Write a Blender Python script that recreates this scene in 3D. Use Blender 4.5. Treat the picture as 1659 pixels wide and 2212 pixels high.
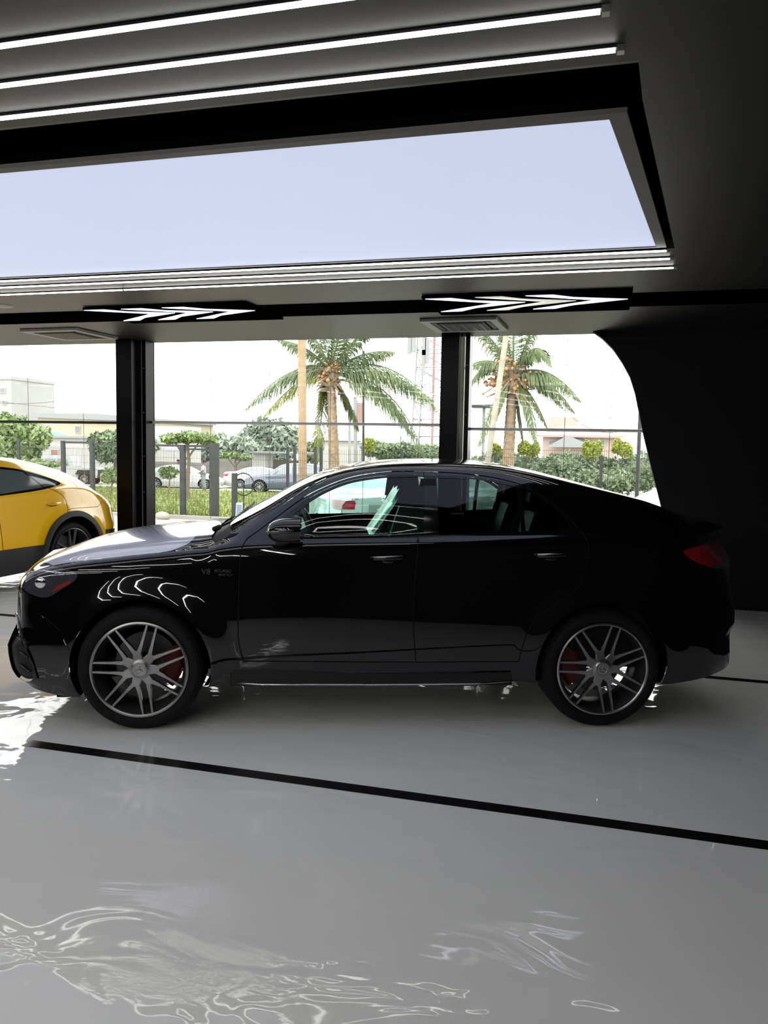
import bpy, bmesh, math, random
import numpy as np
from mathutils import Vector, Matrix
from mathutils.geometry import delaunay_2d_cdt

# ------------------------------------------------------------------ scene, camera, world, exposure
for o in list(bpy.data.objects): bpy.data.objects.remove(o)
SC = bpy.context.scene
COL = SC.collection
F_PX, IW, IH = 1700.0, 1659.0, 2212.0
YAW, PITCH, ROLL, CAM_H = 15.362, 4.745, 1.027, 1.79
def cam_axes():
    a, p, r = (math.radians(v) for v in (YAW, PITCH, ROLL))
    f0 = np.array([-math.sin(a), math.cos(a), 0]); r0 = np.array([math.cos(a), math.sin(a), 0]); u0 = np.array([0, 0, 1.])
    f = f0*math.cos(p) - u0*math.sin(p); u = u0*math.cos(p) + f0*math.sin(p)
    return r0*math.cos(r) + u*math.sin(r), u*math.cos(r) - r0*math.sin(r), f
RX, UX, FX = cam_axes()
cam = bpy.data.cameras.new('camera'); cam_o = bpy.data.objects.new('camera', cam); COL.objects.link(cam_o)
cam_o.matrix_world = Matrix(((RX[0], UX[0], -FX[0], 0), (RX[1], UX[1], -FX[1], 0), (RX[2], UX[2], -FX[2], CAM_H), (0, 0, 0, 1)))
cam.sensor_fit = 'VERTICAL'; cam.sensor_height = 36; cam.lens = F_PX/IH*36
cam.clip_start = 0.05; cam.clip_end = 500
SC.camera = cam_o
SC.view_settings.view_transform = 'Standard'; SC.view_settings.look = 'None'
SC.view_settings.gamma = 1; SC.view_settings.use_curve_mapping = False
SC.view_settings.exposure = 0.0
SKY = 4.5; LED = 11.0; LED_FILL = 19.0; PANEL = 0.80; OUT = .58   # OUT: overall reflectance of the outdoor materials
w = bpy.data.worlds.new('overcast'); SC.world = w; w.use_nodes = True
nt = w.node_tree; bg = nt.nodes['Background']
bg.inputs[0].default_value = (1.0, 0.985, 0.965, 1); bg.inputs[1].default_value = SKY
sun = bpy.data.lights.new('hazy_sun', 'SUN'); sun.energy = 1.2; sun.angle = math.radians(25); sun.color = (1, .95, .85)
sun_o = bpy.data.objects.new('hazy_sun', sun); COL.objects.link(sun_o); sun_o.rotation_euler = (math.radians(28), math.radians(-14), 0)

def ray(px, py):
    return FX + RX*(px-829.5)/F_PX - UX*(py-1106)/F_PX
def atY(px, py, Y):                       # real point on the vertical plane y = Y seen along a sight line
    d = ray(px, py); t = Y/d[1]; return np.array([d[0]*t, Y, CAM_H + d[2]*t])
def atZ(px, py, z):
    d = ray(px, py); t = (z-CAM_H)/d[2]; return np.array([d[0]*t, d[1]*t, z])

# ------------------------------------------------------------------ materials
def mat(name, col, rough=.5, metal=0, coat=0, emit=None, estr=0, spec=.5, noise=None, bump=None, ior=1.5):
    m = bpy.data.materials.new(name); m.use_nodes = True; n = m.node_tree; b = n.nodes['Principled BSDF']
    b.inputs['Base Color'].default_value = (*col, 1); b.inputs['Roughness'].default_value = rough
    b.inputs['Metallic'].default_value = metal; b.inputs['Coat Weight'].default_value = coat
    b.inputs['Coat Roughness'].default_value = .02; b.inputs['Coat IOR'].default_value = 1.62; b.inputs['Specular IOR Level'].default_value = spec
    b.inputs['IOR'].default_value = ior
    if emit: b.inputs['Emission Color'].default_value = (*emit, 1); b.inputs['Emission Strength'].default_value = estr
    tc = n.nodes.new('ShaderNodeTexCoord')
    if noise:
        sc, c2, det = noise
        t = n.nodes.new('ShaderNodeTexNoise'); t.inputs['Scale'].default_value = sc; t.inputs['Detail'].default_value = det
        n.links.new(tc.outputs['Object'], t.inputs['Vector'])
        r = n.nodes.new('ShaderNodeValToRGB'); r.color_ramp.elements[0].position = .35; r.color_ramp.elements[1].position = .65
        r.color_ramp.elements[0].color = (*col, 1); r.color_ramp.elements[1].color = (*c2, 1)
        n.links.new(t.outputs['Fac'], r.inputs[0]); n.links.new(r.outputs[0], b.inputs['Base Color'])
    if bump:
        sc, st, dist = bump
        t = n.nodes.new('ShaderNodeTexNoise'); t.inputs['Scale'].default_value = sc; t.inputs['Detail'].default_value = 4
        n.links.new(tc.outputs['Object'], t.inputs['Vector'])
        bp = n.nodes.new('ShaderNodeBump'); bp.inputs['Strength'].default_value = st; bp.inputs['Distance'].default_value = dist
        n.links.new(t.outputs['Fac'], bp.inputs['Height']); n.links.new(bp.outputs[0], b.inputs['Normal'])
    return m
def glass(name, tint, ior=1.5, rough=0.0):
    m = bpy.data.materials.new(name); m.use_nodes = True; n = m.node_tree; n.nodes.clear()
    o = n.nodes.new('ShaderNodeOutputMaterial'); mx = n.nodes.new('ShaderNodeMixShader'); t = n.nodes.new('ShaderNodeBsdfTransparent')
    g = n.nodes.new('ShaderNodeBsdfGlossy'); f = n.nodes.new('ShaderNodeFresnel'); f.inputs[0].default_value = ior
    t.inputs[0].default_value = (*tint, 1); g.inputs['Roughness'].default_value = rough
    n.links.new(f.outputs[0], mx.inputs[0]); n.links.new(t.outputs[0], mx.inputs[1]); n.links.new(g.outputs[0], mx.inputs[2])
    n.links.new(mx.outputs[0], o.inputs[0]); return m
M = {}
M['black_paint'] = mat('black_paint', (.0015, .0015, .0028), .2, 0, 1, spec=.05)
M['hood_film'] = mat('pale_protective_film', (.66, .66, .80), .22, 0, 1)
M['seam'] = mat('shut_line', (.001, .001, .001), .8)
M['gloss_black'] = mat('gloss_black_trim', (.003, .003, .004), .08, 0, 0)
M['matte_black'] = mat('matte_black_plastic', (.008, .008, .009), .6)
M['liner'] = mat('wheel_well_felt', (.004, .004, .004), .9, spec=.1)
M['rubber'] = mat('tyre_rubber', (.006, .006, .007), .7, spec=.25, bump=(60, .1, .002))
M['chrome'] = mat('chrome', (.75, .75, .78), .08, 1)
M['machined'] = mat('machined_alloy', (.42, .41, .40), .32, 1)
M['rim_dark'] = mat('rim_grey_paint', (.06, .062, .068), .3, .6)
M['disc'] = mat('brake_steel', (.10, .10, .105), .4, 1)
M['caliper'] = mat('red_caliper', (.14, .005, .008), .35)
M['red_lens'] = mat('red_lens', (.30, .004, .02), .08, 0, 1)
M['amber_lens'] = mat('amber_lens', (.35, .03, .02), .1, 0, 1)
M['clear_lens'] = mat('clear_lens', (.05, .052, .065), .05, .0, 1)
M['glass_front'] = glass('green_tinted_glass', (.72, .92, .86))
M['glass_rear'] = glass('privacy_glass', (.26, .36, .33))
M['glass_pane'] = glass('showroom_glass', (.97, .985, .975), 1.22)
M['leather'] = mat('black_leather', (.012, .012, .013), .45, bump=(80, .2, .002))
M['plastic_film'] = glass('plastic_seat_film', (.75, .85, .82), 1.6, .12)
M['floor'] = None
M['yellow'] = mat('yellow_paint', (1.0, .55, .008), .18, 0, 1)
M['dark_glass'] = mat('dark_car_glass', (.10, .115, .13), .05, 0, 0, spec=.8)
M['white_paint'] = mat('white_paint', (.72, .75, .76), .2, 0, 1)
M['navy_paint'] = mat('navy_paint', (.12, .15, .24), .25, 0, 1)
M['silver_paint'] = mat('silver_paint', (.5, .53, .56), .3, .3, 1)
M['pale_glass'] = mat('hazy_car_glass', (.22, .27, .28), .1, spec=.7)
M['ceil'] = mat('charcoal_ceiling', (.0055, .0055, .0054), .45, spec=.5, noise=(1.2, (.0068, .0068, .0066), 6))
M['ceil_black'] = mat('black_ceiling_band', (.0012, .0012, .0015), .8, spec=0, ior=1.02)
M['wall_dark'] = mat('black_wall', (.013, .0135, .0145), .7, spec=.12)
M['frame_grey'] = mat('panel_frame_grey', (.075, .072, .066), .5)
M['panel'] = mat('stretch_light_panel', (.1, .1, .1), .6, emit=(.70, .765, 1.0), estr=PANEL)
M['led'] = mat('led_tube', (.8, .8, .8), .5, emit=(1, .98, .93), estr=LED)
M['led_fill'] = mat('led_tube_fill', (.8, .8, .8), .5, emit=(1, .98, .95), estr=LED_FILL)
M['led_cool'] = mat('led_chevron', (.8, .8, .8), .5, emit=(.80, .82, 1.0), estr=1.15)
M['led_dim'] = mat('led_chevron_dim', (.6, .6, .55), .5, emit=(.86, .86, .74), estr=.62)
M['ac_white'] = mat('cassette_grey_plastic', (.30, .30, .29), .5)
M['ac_dark'] = mat('cassette_grille', (.03, .03, .03), .6)
M['pillar'] = mat('black_pillar', (.003, .003, .0035), .3, spec=.12)
M['alu'] = mat('aluminium', (.45, .45, .45), .35, 1)
M['rail'] = mat('light_metal_rail', (.75, .75, .73), .35)
M['silicone'] = mat('silicone_joint', (.75, .75, .68), .6)
M['stripe'] = mat('black_floor_inlay', (.004, .004, .005), .25)
M['brass_stripe'] = M['stripe']
M['fence'] = mat('dark_green_fence_steel', (.022, .030, .030), .5, noise=(8, (.042, .05, .05), 4))
M['wire'] = mat('fence_wire', (.012, .015, .015), .5)
M['grass_ground'] = mat('grass_ground', (.19, .25, .06), .9, spec=.1, noise=(.9, (.33, .36, .14), 8))
M['grass_blade'] = mat('grass_blade', (.22, .30, .06), .8, spec=.1, noise=(2, (.34, .38, .12), 3))
M['sand'] = mat('sandy_road', (.52, .49, .42), .95, spec=.1, noise=(.4, (.6, .57, .5), 6))
M['paving'] = mat('pink_paving', (.50, .42, .38), .8, noise=(2, (.58, .50, .46), 5))
M['bark'] = mat('palm_bark', (.42, .31, .22), .9, spec=.1, noise=(9, (.60, .46, .33), 5), bump=(14, .8, .04))
M['wood_pole'] = mat('wooden_pole', (.52, .37, .23), .85, spec=.1, noise=(6, (.62, .46, .30), 6))
M['pale_pole'] = mat('weathered_pole', (.50, .47, .38), .85, spec=.1, noise=(6, (.62, .58, .48), 6))
M['frond'] = mat('palm_leaf', (.13, .19, .08), .6, spec=.3, noise=(1.5, (.26, .32, .15), 3))
M['frond_yellow'] = mat('palm_leaf_yellow', (.42, .44, .12), .6, spec=.3, noise=(1.5, (.30, .37, .12), 3))
M['husk'] = mat('palm_husk', (.33, .27, .20), .9, spec=.1, noise=(6, (.46, .33, .20), 4))
M['fruit'] = mat('palm_fruit', (.75, .36, .10), .7, noise=(9, (.55, .30, .16), 3))
M['leaf_light'] = mat('light_green_leaves', (.27, .38, .16), .7, spec=.1, noise=(1.2, (.42, .52, .27), 5))
M['leaf_mid'] = mat('grey_green_leaves', (.24, .33, .20), .7, spec=.1, noise=(.8, (.37, .46, .30), 5))
M['leaf_yellow'] = mat('yellow_green_leaves', (.45, .55, .10), .7, spec=.1, noise=(1.2, (.62, .66, .2), 5))
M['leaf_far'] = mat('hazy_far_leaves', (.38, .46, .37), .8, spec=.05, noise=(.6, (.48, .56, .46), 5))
M['trunk'] = mat('tree_trunk', (.3, .25, .2), .9, spec=.1)
M['b_grey'] = mat('grey_render', (.50, .51, .51), .9, noise=(.5, (.55, .56, .56), 4))
M['b_white'] = mat('white_render', (.70, .69, .66), .9, noise=(.5, (.76, .75, .72), 4))
M['b_cream'] = mat('cream_render', (.72, .66, .47), .9, noise=(.4, (.76, .70, .53), 4))
M['b_pink'] = mat('pink_render', (.66, .52, .46), .9, noise=(.4, (.70, .57, .50), 4))
M['b_roof'] = mat('pink_roof_tile', (.58, .44, .40), .9)
M['b_roofgrey'] = mat('grey_roof_sheet', (.42, .44, .46), .8)
M['b_win'] = mat('house_window', (.30, .32, .34), .3)
M['b_blue'] = mat('blue_tarp', (.15, .42, .65), .7)
M['b_brown'] = mat('brown_door', (.45, .25, .16), .8)
M['b_wall'] = mat('dirty_perimeter_wall', (.24, .23, .21), .95, noise=(1, (.33, .32, .29), 6))
M['steel_grey'] = mat('galvanised_steel', (.40, .42, .43), .6, .2)
M['tower_red'] = mat('faded_red_steel', (.55, .33, .32), .7)
M['banner'] = mat('red_banner', (.62, .38, .36), .8)  # distance haze is mixed into this red
M['solar'] = mat('solar_cell', (.10, .17, .27), .3)
M['skin'] = mat('brown_skin', (.16, .08, .05), .6)
M['cloth_white'] = mat('white_cloth', (.68, .72, .78), .9)
M['cloth_blue'] = mat('washed_blue_cloth', (.33, .42, .46), .9)
M['hair'] = mat('black_hair', (.02, .02, .02), .8)
M['lilac'] = mat('lilac_umbrella_cloth', (.55, .52, .68), .8)
M['letter'] = mat('badge_chrome', (.12, .12, .13), .35, 1)
M['concrete'] = mat('kerb_concrete', (.5, .48, .44), .9)

for k_ in ('grass_ground','grass_blade','sand','paving','bark','wood_pole','pale_pole','frond','frond_yellow','husk','fruit','leaf_light','leaf_mid','leaf_yellow','leaf_far','trunk','b_grey','b_white','b_cream','b_pink','b_roof','b_roofgrey','b_win','b_blue','b_brown','b_wall','steel_grey','tower_red','banner','cloth_white','cloth_blue','lilac','concrete','white_paint','navy_paint','silver_paint','fence'):
    n_ = M[k_].node_tree; b_ = n_.nodes['Principled BSDF'].inputs['Base Color']; c_ = list(b_.default_value); b_.default_value = [v*OUT for v in c_[:3]]+[1]
    for q_ in n_.nodes:
        if q_.type == 'VALTORGB':
            for e_ in q_.color_ramp.elements: e_.color = [v*OUT for v in list(e_.color)[:3]]+[1]
def translucent(name, col):
    m = bpy.data.materials.new(name); m.use_nodes = True; n = m.node_tree; n.nodes.clear(); o = n.nodes.new('ShaderNodeOutputMaterial'); mx = n.nodes.new('ShaderNodeMixShader')
    a = n.nodes.new('ShaderNodeBsdfTransparent'); b = n.nodes.new('ShaderNodeBsdfDiffuse'); a.inputs[0].default_value = (*col, 1); b.inputs[0].default_value = (.6, .6, .55, 1); mx.inputs[0].default_value = .45
    n.links.new(a.outputs[0], mx.inputs[1]); n.links.new(b.outputs[0], mx.inputs[2]); n.links.new(mx.outputs[0], o.inputs[0]); return m
M['silicone'] = translucent('silicone_joint', (.8, .8, .74))

# glossy cast floor: one grey resin whose surface undulates
def floor_mat():
    m = bpy.data.materials.new('poured_epoxy_floor'); m.use_nodes = True; n = m.node_tree; b = n.nodes['Principled BSDF']
    L = n.links.new
    tc = n.nodes.new('ShaderNodeTexCoord')
    t = n.nodes.new('ShaderNodeTexNoise'); t.inputs['Scale'].default_value = .8; t.inputs['Detail'].default_value = 5; L(tc.outputs['Object'], t.inputs['Vector'])
    r = n.nodes.new('ShaderNodeValToRGB'); r.color_ramp.elements[0].color = (.74, .74, .715, 1); r.color_ramp.elements[1].color = (.80, .80, .77, 1)
    L(t.outputs['Fac'], r.inputs[0]); L(r.outputs[0], b.inputs['Base Color'])
    b.inputs['Roughness'].default_value = .035; b.inputs['IOR'].default_value = 1.5; b.inputs['Specular IOR Level'].default_value = .5
    mp = n.nodes.new('ShaderNodeMapping'); mp.inputs['Scale'].default_value = (1.0, 1.6, 1); L(tc.outputs['Object'], mp.inputs['Vector'])
    w1 = n.nodes.new('ShaderNodeTexNoise'); w1.inputs['Scale'].default_value = 1.5; w1.inputs['Detail'].default_value = 2.5; w1.inputs['Distortion'].default_value = .8; L(mp.outputs[0], w1.inputs['Vector'])
    w2 = n.nodes.new('ShaderNodeTexNoise'); w2.inputs['Scale'].default_value = 45; w2.inputs['Detail'].default_value = 2; L(mp.outputs[0], w2.inputs['Vector'])
    mk = n.nodes.new('ShaderNodeTexNoise'); mk.inputs['Scale'].default_value = .9; mk.inputs['Detail'].default_value = 3; L(tc.outputs['Object'], mk.inputs['Vector'])
    mr = n.nodes.new('ShaderNodeMapRange'); mr.inputs[1].default_value = .48; mr.inputs[2].default_value = .6; L(mk.outputs['Fac'], mr.inputs[0])
    mu = n.nodes.new('ShaderNodeMath'); mu.operation = 'MULTIPLY'; L(w2.outputs['Fac'], mu.inputs[0]); L(mr.outputs[0], mu.inputs[1])
    b1 = n.nodes.new('ShaderNodeBump'); b1.inputs['Strength'].default_value = 1; b1.inputs['Distance'].default_value = .012; L(w1.outputs['Fac'], b1.inputs['Height'])
    b2 = n.nodes.new('ShaderNodeBump'); b2.inputs['Strength'].default_value = 1; b2.inputs['Distance'].default_value = .0004; L(mu.outputs[0], b2.inputs['Height']); L(b1.outputs[0], b2.inputs['Normal'])
    L(b2.outputs[0], b.inputs['Normal']); return m
M['floor'] = floor_mat()

# ------------------------------------------------------------------ mesh helpers
class MB:
    def __init__(s): s.v = []; s.f = []
    def add(s, vs, fs):
        k = len(s.v); s.v += [tuple(map(float, q)) for q in vs]; s.f += [tuple(i+k for i in q) for q in fs]; return s
    def box(s, x0, x1, y0, y1, z0, z1):
        return s.add([(x0,y0,z0),(x1,y0,z0),(x1,y1,z0),(x0,y1,z0),(x0,y0,z1),(x1,y0,z1),(x1,y1,z1),(x0,y1,z1)],
                     [(0,3,2,1),(4,5,6,7),(0,1,5,4),(1,2,6,5),(2,3,7,6),(3,0,4,7)])
    def quad(s, a, b, c, d): return s.add([a,b,c,d], [(0,1,2,3)])
    def tube(s, pts, r, n=8, cap=True, sq=(1,1)):
        pts = [np.array(p, float) for p in pts]; m = len(pts); rs = r if hasattr(r, '__len__') else [r]*m
        prev = None; vs = []
        for i, p in enumerate(pts):
            d = pts[min(i+1, m-1)] - pts[max(i-1, 0)]; d = d/(np.linalg.norm(d)+1e-9)
            a = prev if prev is not None else (np.array([0,0,1.]) if abs(d[2]) < .9 else np.array([1.,0,0]))
            a = a - d*(a@d); a /= np.linalg.norm(a)+1e-9; b = np.cross(d, a); prev = a
            for k in range(n):
                t = 2*math.pi*k/n; vs.append(p + a*math.cos(t)*rs[i]*sq[0] + b*math.sin(t)*rs[i]*sq[1])
        fs = [(i*n+k, i*n+(k+1)%n, (i+1)*n+(k+1)%n, (i+1)*n+k) for i in range(m-1) for k in range(n)]
        if cap: fs += [tuple(range(n))[::-1], tuple((m-1)*n+k for k in range(n))]
        return s.add(vs, fs)
    def prism(s, poly, axis, a0, a1):       # polygon (u,v) extruded along an axis
        n = len(poly); f = {'y': lambda u,v,w: (u,w,v), 'z': lambda u,v,w: (u,v,w), 'x': lambda u,v,w: (w,u,v)}[axis]
        vs = [f(u,v,a0) for u,v in poly] + [f(u,v,a1) for u,v in poly]
        return s.add(vs, [tuple(range(n)), tuple(range(2*n-1, n-1, -1))] + [(i, (i+1)%n, n+(i+1)%n, n+i) for i in range(n)])
    def lathe(s, prof, n=64, axis='y', c=(0,0,0), closed=False):   # profile (r, a) about an axis
        m = len(prof); vs = []
        for k in range(n):
            t = 2*math.pi*k/n
            for r, a in prof:
                u, v = r*math.cos(t), r*math.sin(t)
                vs.append({'y': (c[0]+u, c[1]+a, c[2]+v), 'z': (c[0]+u, c[1]+v, c[2]+a), 'x': (c[0]+a, c[1]+u, c[2]+v)}[axis])
        fs = []
        for k in range(n):
            for i in range(m if closed else m-1):
                j = (i+1) % m; fs.append((k*m+i, k*m+j, ((k+1)%n)*m+j, ((k+1)%n)*m+i))
        return s.add(vs, fs)
    def sphere(s, c, r, n=12, m=8):
        r = r if hasattr(r, '__len__') else (r, r, r)
        prof = [(math.sin(math.pi*i/m), -math.cos(math.pi*i/m)) for i in range(m+1)]
        b = MB().lathe(prof, n, 'z'); return s.add([(c[0]+x*r[0], c[1]+y*r[1], c[2]+z*r[2]) for x,y,z in b.v], b.f)
    def build(s, name, m, parent=None, smooth=False, fix=True, bevel=0):
        me = bpy.data.meshes.new(name); me.from_pydata(s.v, [], s.f)
        if fix or bevel:
            bm = bmesh.new(); bm.from_mesh(me); bmesh.ops.remove_doubles(bm, verts=bm.verts, dist=1e-6)
            if bevel:
                es = [e for e in bm.edges if len(e.link_faces) == 2 and e.calc_face_angle(0) > .6]
                bmesh.ops.bevel(bm, geom=es, offset=bevel, segments=3, affect='EDGES', profile=.5)
            bmesh.ops.recalc_face_normals(bm, faces=bm.faces); bm.to_mesh(me); bm.free()
        if smooth:
            me.polygons.foreach_set('use_smooth', [True]*len(me.polygons))
            if smooth == 'angle':
                try: me.set_sharp_from_angle(angle=math.radians(38))
                except Exception: pass
        me.materials.append(M[m] if isinstance(m, str) else m)
        o = bpy.data.objects.new(name, me); COL.objects.link(o)
        if parent is not None: o.parent = parent
        return o
def tag(o, label=None, cat=None, group=None, kind=None):
    if label: o['label'] = label
    if cat: o['category'] = cat
    if group: o['group'] = group
    if kind: o['kind'] = kind
    return o
def empty(name, loc=(0,0,0), rz=0, label=None, cat=None, group=None):
    o = bpy.data.objects.new(name, None); COL.objects.link(o); o.location = loc; o.rotation_euler = (0, 0, rz)
    o.empty_display_size = .2
    return tag(o, label, cat, group)
def struct(mb, name, m, parent=None, **k):
    o = mb.build(name, m, parent, **k)
    if parent is None: o['kind'] = 'structure'
    return o
def copy_tree(o, parent=None):
    c = o.copy(); COL.objects.link(c); c.parent = parent
    for ch in list(o.children):
        copy_tree(ch, c)
    return c
def text(s, size, m, parent, loc, rot, name='lettering', depth=.001):
    c = bpy.data.curves.new(name, 'FONT'); c.body = s; c.size = size; c.extrude = depth; c.align_x = 'CENTER'; c.align_y = 'CENTER'
    t = bpy.data.objects.new(name, c); COL.objects.link(t); dg = bpy.context.evaluated_depsgraph_get()
    me = bpy.data.meshes.new_from_object(t.evaluated_get(dg)); bpy.data.objects.remove(t)
    me.materials.clear(); me.materials.append(M[m]); o = bpy.data.objects.new(name, me); COL.objects.link(o)
    o.parent = parent; o.location = loc; o.rotation_euler = rot; return o

# ================================================================== SETTING
ZC = 3.18; YW = 9.85
struct(MB().box(-14, 2.3, -7, YW+.05, -.25, 0), 'floor', 'floor')
# ceiling with an opening for the light panel; its near and right rims roll upwards
cb = MB(); RY0, RY1 = 3.06, 3.20       # rim starts to roll at RY0; hole from RY1 to 5.85
RIGHT = [(.07, RY0), (.10, 3.4), (.425, 5.85)]
cb.box(-14, 2.3, -7, RY0, ZC, ZC+.06); cb.box(-14, 2.3, 5.85, YW+.05, ZC, ZC+.06)
cb.prism(RIGHT + [(2.3, 5.85), (2.3, RY0)], 'z', ZC, ZC+.06)
ceiling = struct(cb, 'ceiling', 'ceil')
rb = MB(); arc = [(math.sin(a)*(RY1-RY0), .22*(1-math.cos(a))) for a in np.linspace(0, math.pi/2, 9)]
for (a, b), (c, d) in zip(arc[:-1], arc[1:]):
    rb.quad((-14, RY0+a, ZC+b), (.08, RY0+a, ZC+b), (.08, RY0+c, ZC+d), (-14, RY0+c, ZC+d))
struct(rb, 'trim_1', 'ceil', smooth=True, fix=False)
wb = MB(); wb.box(-14, 2.3, RY0, 5.95, ZC+.42, ZC+.47); wb.box(-14, .5, 5.852, 5.90, ZC+.062, ZC+.42)
wb.prism([(.075, RY0), (.105, 3.4), (.43, 5.85), (.47, 5.85), (.15, 3.4), (.12, RY0)], 'z', ZC+.004, ZC+.42)
struct(wb, 'trim_2', 'ceil_black')
struct(MB().box(-14, 2.3, 7.40, 8.06, ZC-.006, ZC+.02), 'trim_3', 'ceil_black')
# dark walls enclosing the hall
struct(MB().box(-14, 2.3, -7.2, -7, 0, ZC), 'wall_back', 'wall_dark')
struct(MB().box(-14.2, -14, -7, 5.8, 0, ZC), 'wall_left', 'wall_dark')
g4 = struct(MB().box(-14.01, -14, 5.8, YW, 0, ZC), 'window_4', 'glass_pane')  # unseen glazing, added to let light in and give the car reflections
MB().box(-14.04, -13.98, 5.8, YW, 2.03, 2.07).build('window_rail', 'matte_black', g4)
for y_ in (5.9, 9.7): MB().box(-14.05, -13.85, y_-.1, y_+.1, 0, ZC).build('window_post', 'pillar', g4)
struct(MB().box(2.05, 2.3, -7, YW+.05, 0, ZC), 'wall_right', 'wall_dark')
cv = [(-.16,3.18),(-.05,3.10),(.08,2.97),(.19,2.81),(.28,2.65),(.345,2.46),(.395,2.25),(.445,2.03),(.51,1.79),(.575,1.55),(.64,1.33),(.70,1.12),(.755,.93),(.80,.6),(.83,.3),(.84,0)]
struct(MB().prism(cv + [(2.05, 0), (2.05, 3.18)], 'y', 9.66, 9.80), 'wall_front', 'wall_dark')
# floor inlays
struct(MB().box(-3.22, 2.05, 3.775, 3.865, -.02, .002), 'trim_4', 'stripe')
struct(MB().box(-14, 2.05, 6.60, 6.68, -.02, .002), 'trim_5', 'stripe')

# window bays (glass wall): panes, joints, mid rail
def bay(i, x0, x1, seams, zr, dark):
    g = struct(MB().box(x0, x1, YW, YW+.012, 0, ZC), 'window_%d' % i, 'glass_pane')
    MB().tube([(x0, YW-.025, zr), (x1, YW-.025, zr)], .019, 16).build('window_rail', 'matte_black' if dark else 'rail', g, smooth='angle')
    for s in seams: MB().box(s-.005, s+.005, YW-.002, YW-.001, 0, ZC).build('glass_joint', 'silicone', g)
    MB().box(x0, x1, YW-.03, YW+.04, 0, .06).build('window_sill', 'matte_black', g)
    return g
bay(1, -14, -6.4, [-12.1, -11.1, -10.1, -9.1, -8.16, -7.22], 2.06, True)
bay(2, -6.08, -1.9, [-5.2, -4.32, -3.46, -3.0, -2.5], 2.075, False)
bay(3, -1.61, .95, [-1.0, -.45, .08], 2.03, False)
def pillar(x0, x1, lab):
    t = empty('pillar', ((x0+x1)/2, 9.6, 0), 0, lab, 'pillar', 'black window pillars')
    x0 -= t.location.x; x1 -= t.location.x
    MB().box(x0, x1-.10, -.14, .28, 0, ZC).build('column', 'pillar', t, bevel=.006)
    MB().box(x1-.10, x1-.055, .10, .28, 0, ZC).build('frosted_glass_fin', 'silicone', t)
    MB().box(x1-.055, x1, .05, .28, 0, ZC).build('glazing_channel', 'pillar', t, bevel=.004)
    m = MB()
    for z in (.6, 1.1, 1.6, 2.2, 2.8): m.add([(x1-.03+.008*math.cos(a), .046, z+.008*math.sin(a)) for a in np.linspace(0, 2*math.pi, 9)[:-1]] + [(x1-.03, .044, z)], [(k, (k+1) % 8, 8) for k in range(8)])
    m.build('screw', 'alu', t)
    return t
pillar(-6.42, -6.08, 'black pillar between the two wide window bays, left of the black car\'s windscreen')
pillar(-1.92, -1.60, 'black pillar behind the black car\'s roof, left of the curved window')

# ceiling LED strips
def strip(y, x1, lab, grp, hw=.02, x0=-13.9, seam=None):
    t = empty('led_strip', (0, y, ZC), 0, lab, 'strip light', grp)
    MB().box(x0, x1, -hw-.003, hw+.003, -.010, -.001).build('channel', 'matte_black', t)
    def arc_body(a, b):
        MB().prism([(-hw, -.010), (-hw*.9, -.016), (-hw*.4, -.020), (hw*.4, -.020), (hw*.9, -.016), (hw, -.010)], 'x', a, b).build('diffuser', 'led', t)
    if seam: arc_body(x0, seam-.01); arc_body(seam+.01, x1-.03)
    else: arc_body(x0, x1-.03)
    MB().box(x1-.025, x1, -hw-.004, hw+.004, -.024, -.001).build('end_cap', 'alu', t)
    return t
for y, x1, n in ((2.42, -.03, 'nearest the camera, cut off by the top edge'), (2.68, -.03, 'second of the near trio, ending at the upper right'), (2.94, .02, 'third of the near trio, beside the dark recess')):
    strip(y, x1, 'long white ceiling strip light, ' + n, 'near ceiling strip lights', .012)
for y, x1, n, sm in ((5.85, .40, 'running along the far edge of the lilac light panel', None), (6.09, .44, 'middle of the far trio beyond the light panel', None), (6.39, .49, 'far trio, nearest the chevron lights', -4.25)):
    strip(y, x1, 'thin white ceiling strip light, ' + n, 'far ceiling strip lights', .0075, seam=sm)
# unseen strips added behind the camera to light the floor and streak the doors
for x in (-5.6, -4.5, -3.4, -2.3, -1.2, -.1):
    t = empty('led_strip', (x, -2.9, ZC), math.radians(18), 'added white ceiling strip light running towards the hall end, unseen behind the camera', 'strip light', 'added strip lights behind the camera')
    MB().box(-.035, .035, -4.0, 4.0, -.012, -.001).build('channel', 'alu', t)
    MB().box(-.03, .03, -4.0, 4.0, -.036, -.012).build('diffuser', 'led_fill', t)

# light panel
t = empty('light_panel', (0, 0, ZC), 0, 'huge lilac luminous ceiling panel in a grey frame', 'ceiling light')
XL = -13.9
op = [(XL, 3.48), (.045, 3.50), (.37, 5.81), (XL, 5.83)]; ip = [(XL, 3.545), (-.025, 3.56), (.30, 5.785), (XL, 5.80)]
fb = MB()
for z0, z1 in ((-.001, .02),):
    vs = [(x, y, z0) for x, y in op] + [(x, y, z0) for x, y in ip] + [(x, y, z1) for x, y in op] + [(x, y, z1) for x, y in ip]
    fs = []
    for i in range(4):
        j = (i+1) % 4; fs += [(i, j, 4+j, 4+i), (8+i, 8+j, 12+j, 12+i), (i, j, 8+j, 8+i), (4+i, 4+j, 12+j, 12+i)]
    fb.add(vs, fs)
fb.build('frame', 'frame_grey', t)
MB().prism(ip, 'z', 0.006, .02).build('diffuser', 'panel', t)
MB().prism([(XL, 3.6), (-.08, 3.6), (.25, 5.75), (XL, 5.75)], 'z', .02, .10).build('backing_tray', 'ceil_black', t)
MB().box(XL, -.1, 4.2, 4.3, .10, .42).build('hanger', 'ceil_black', t)

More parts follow.
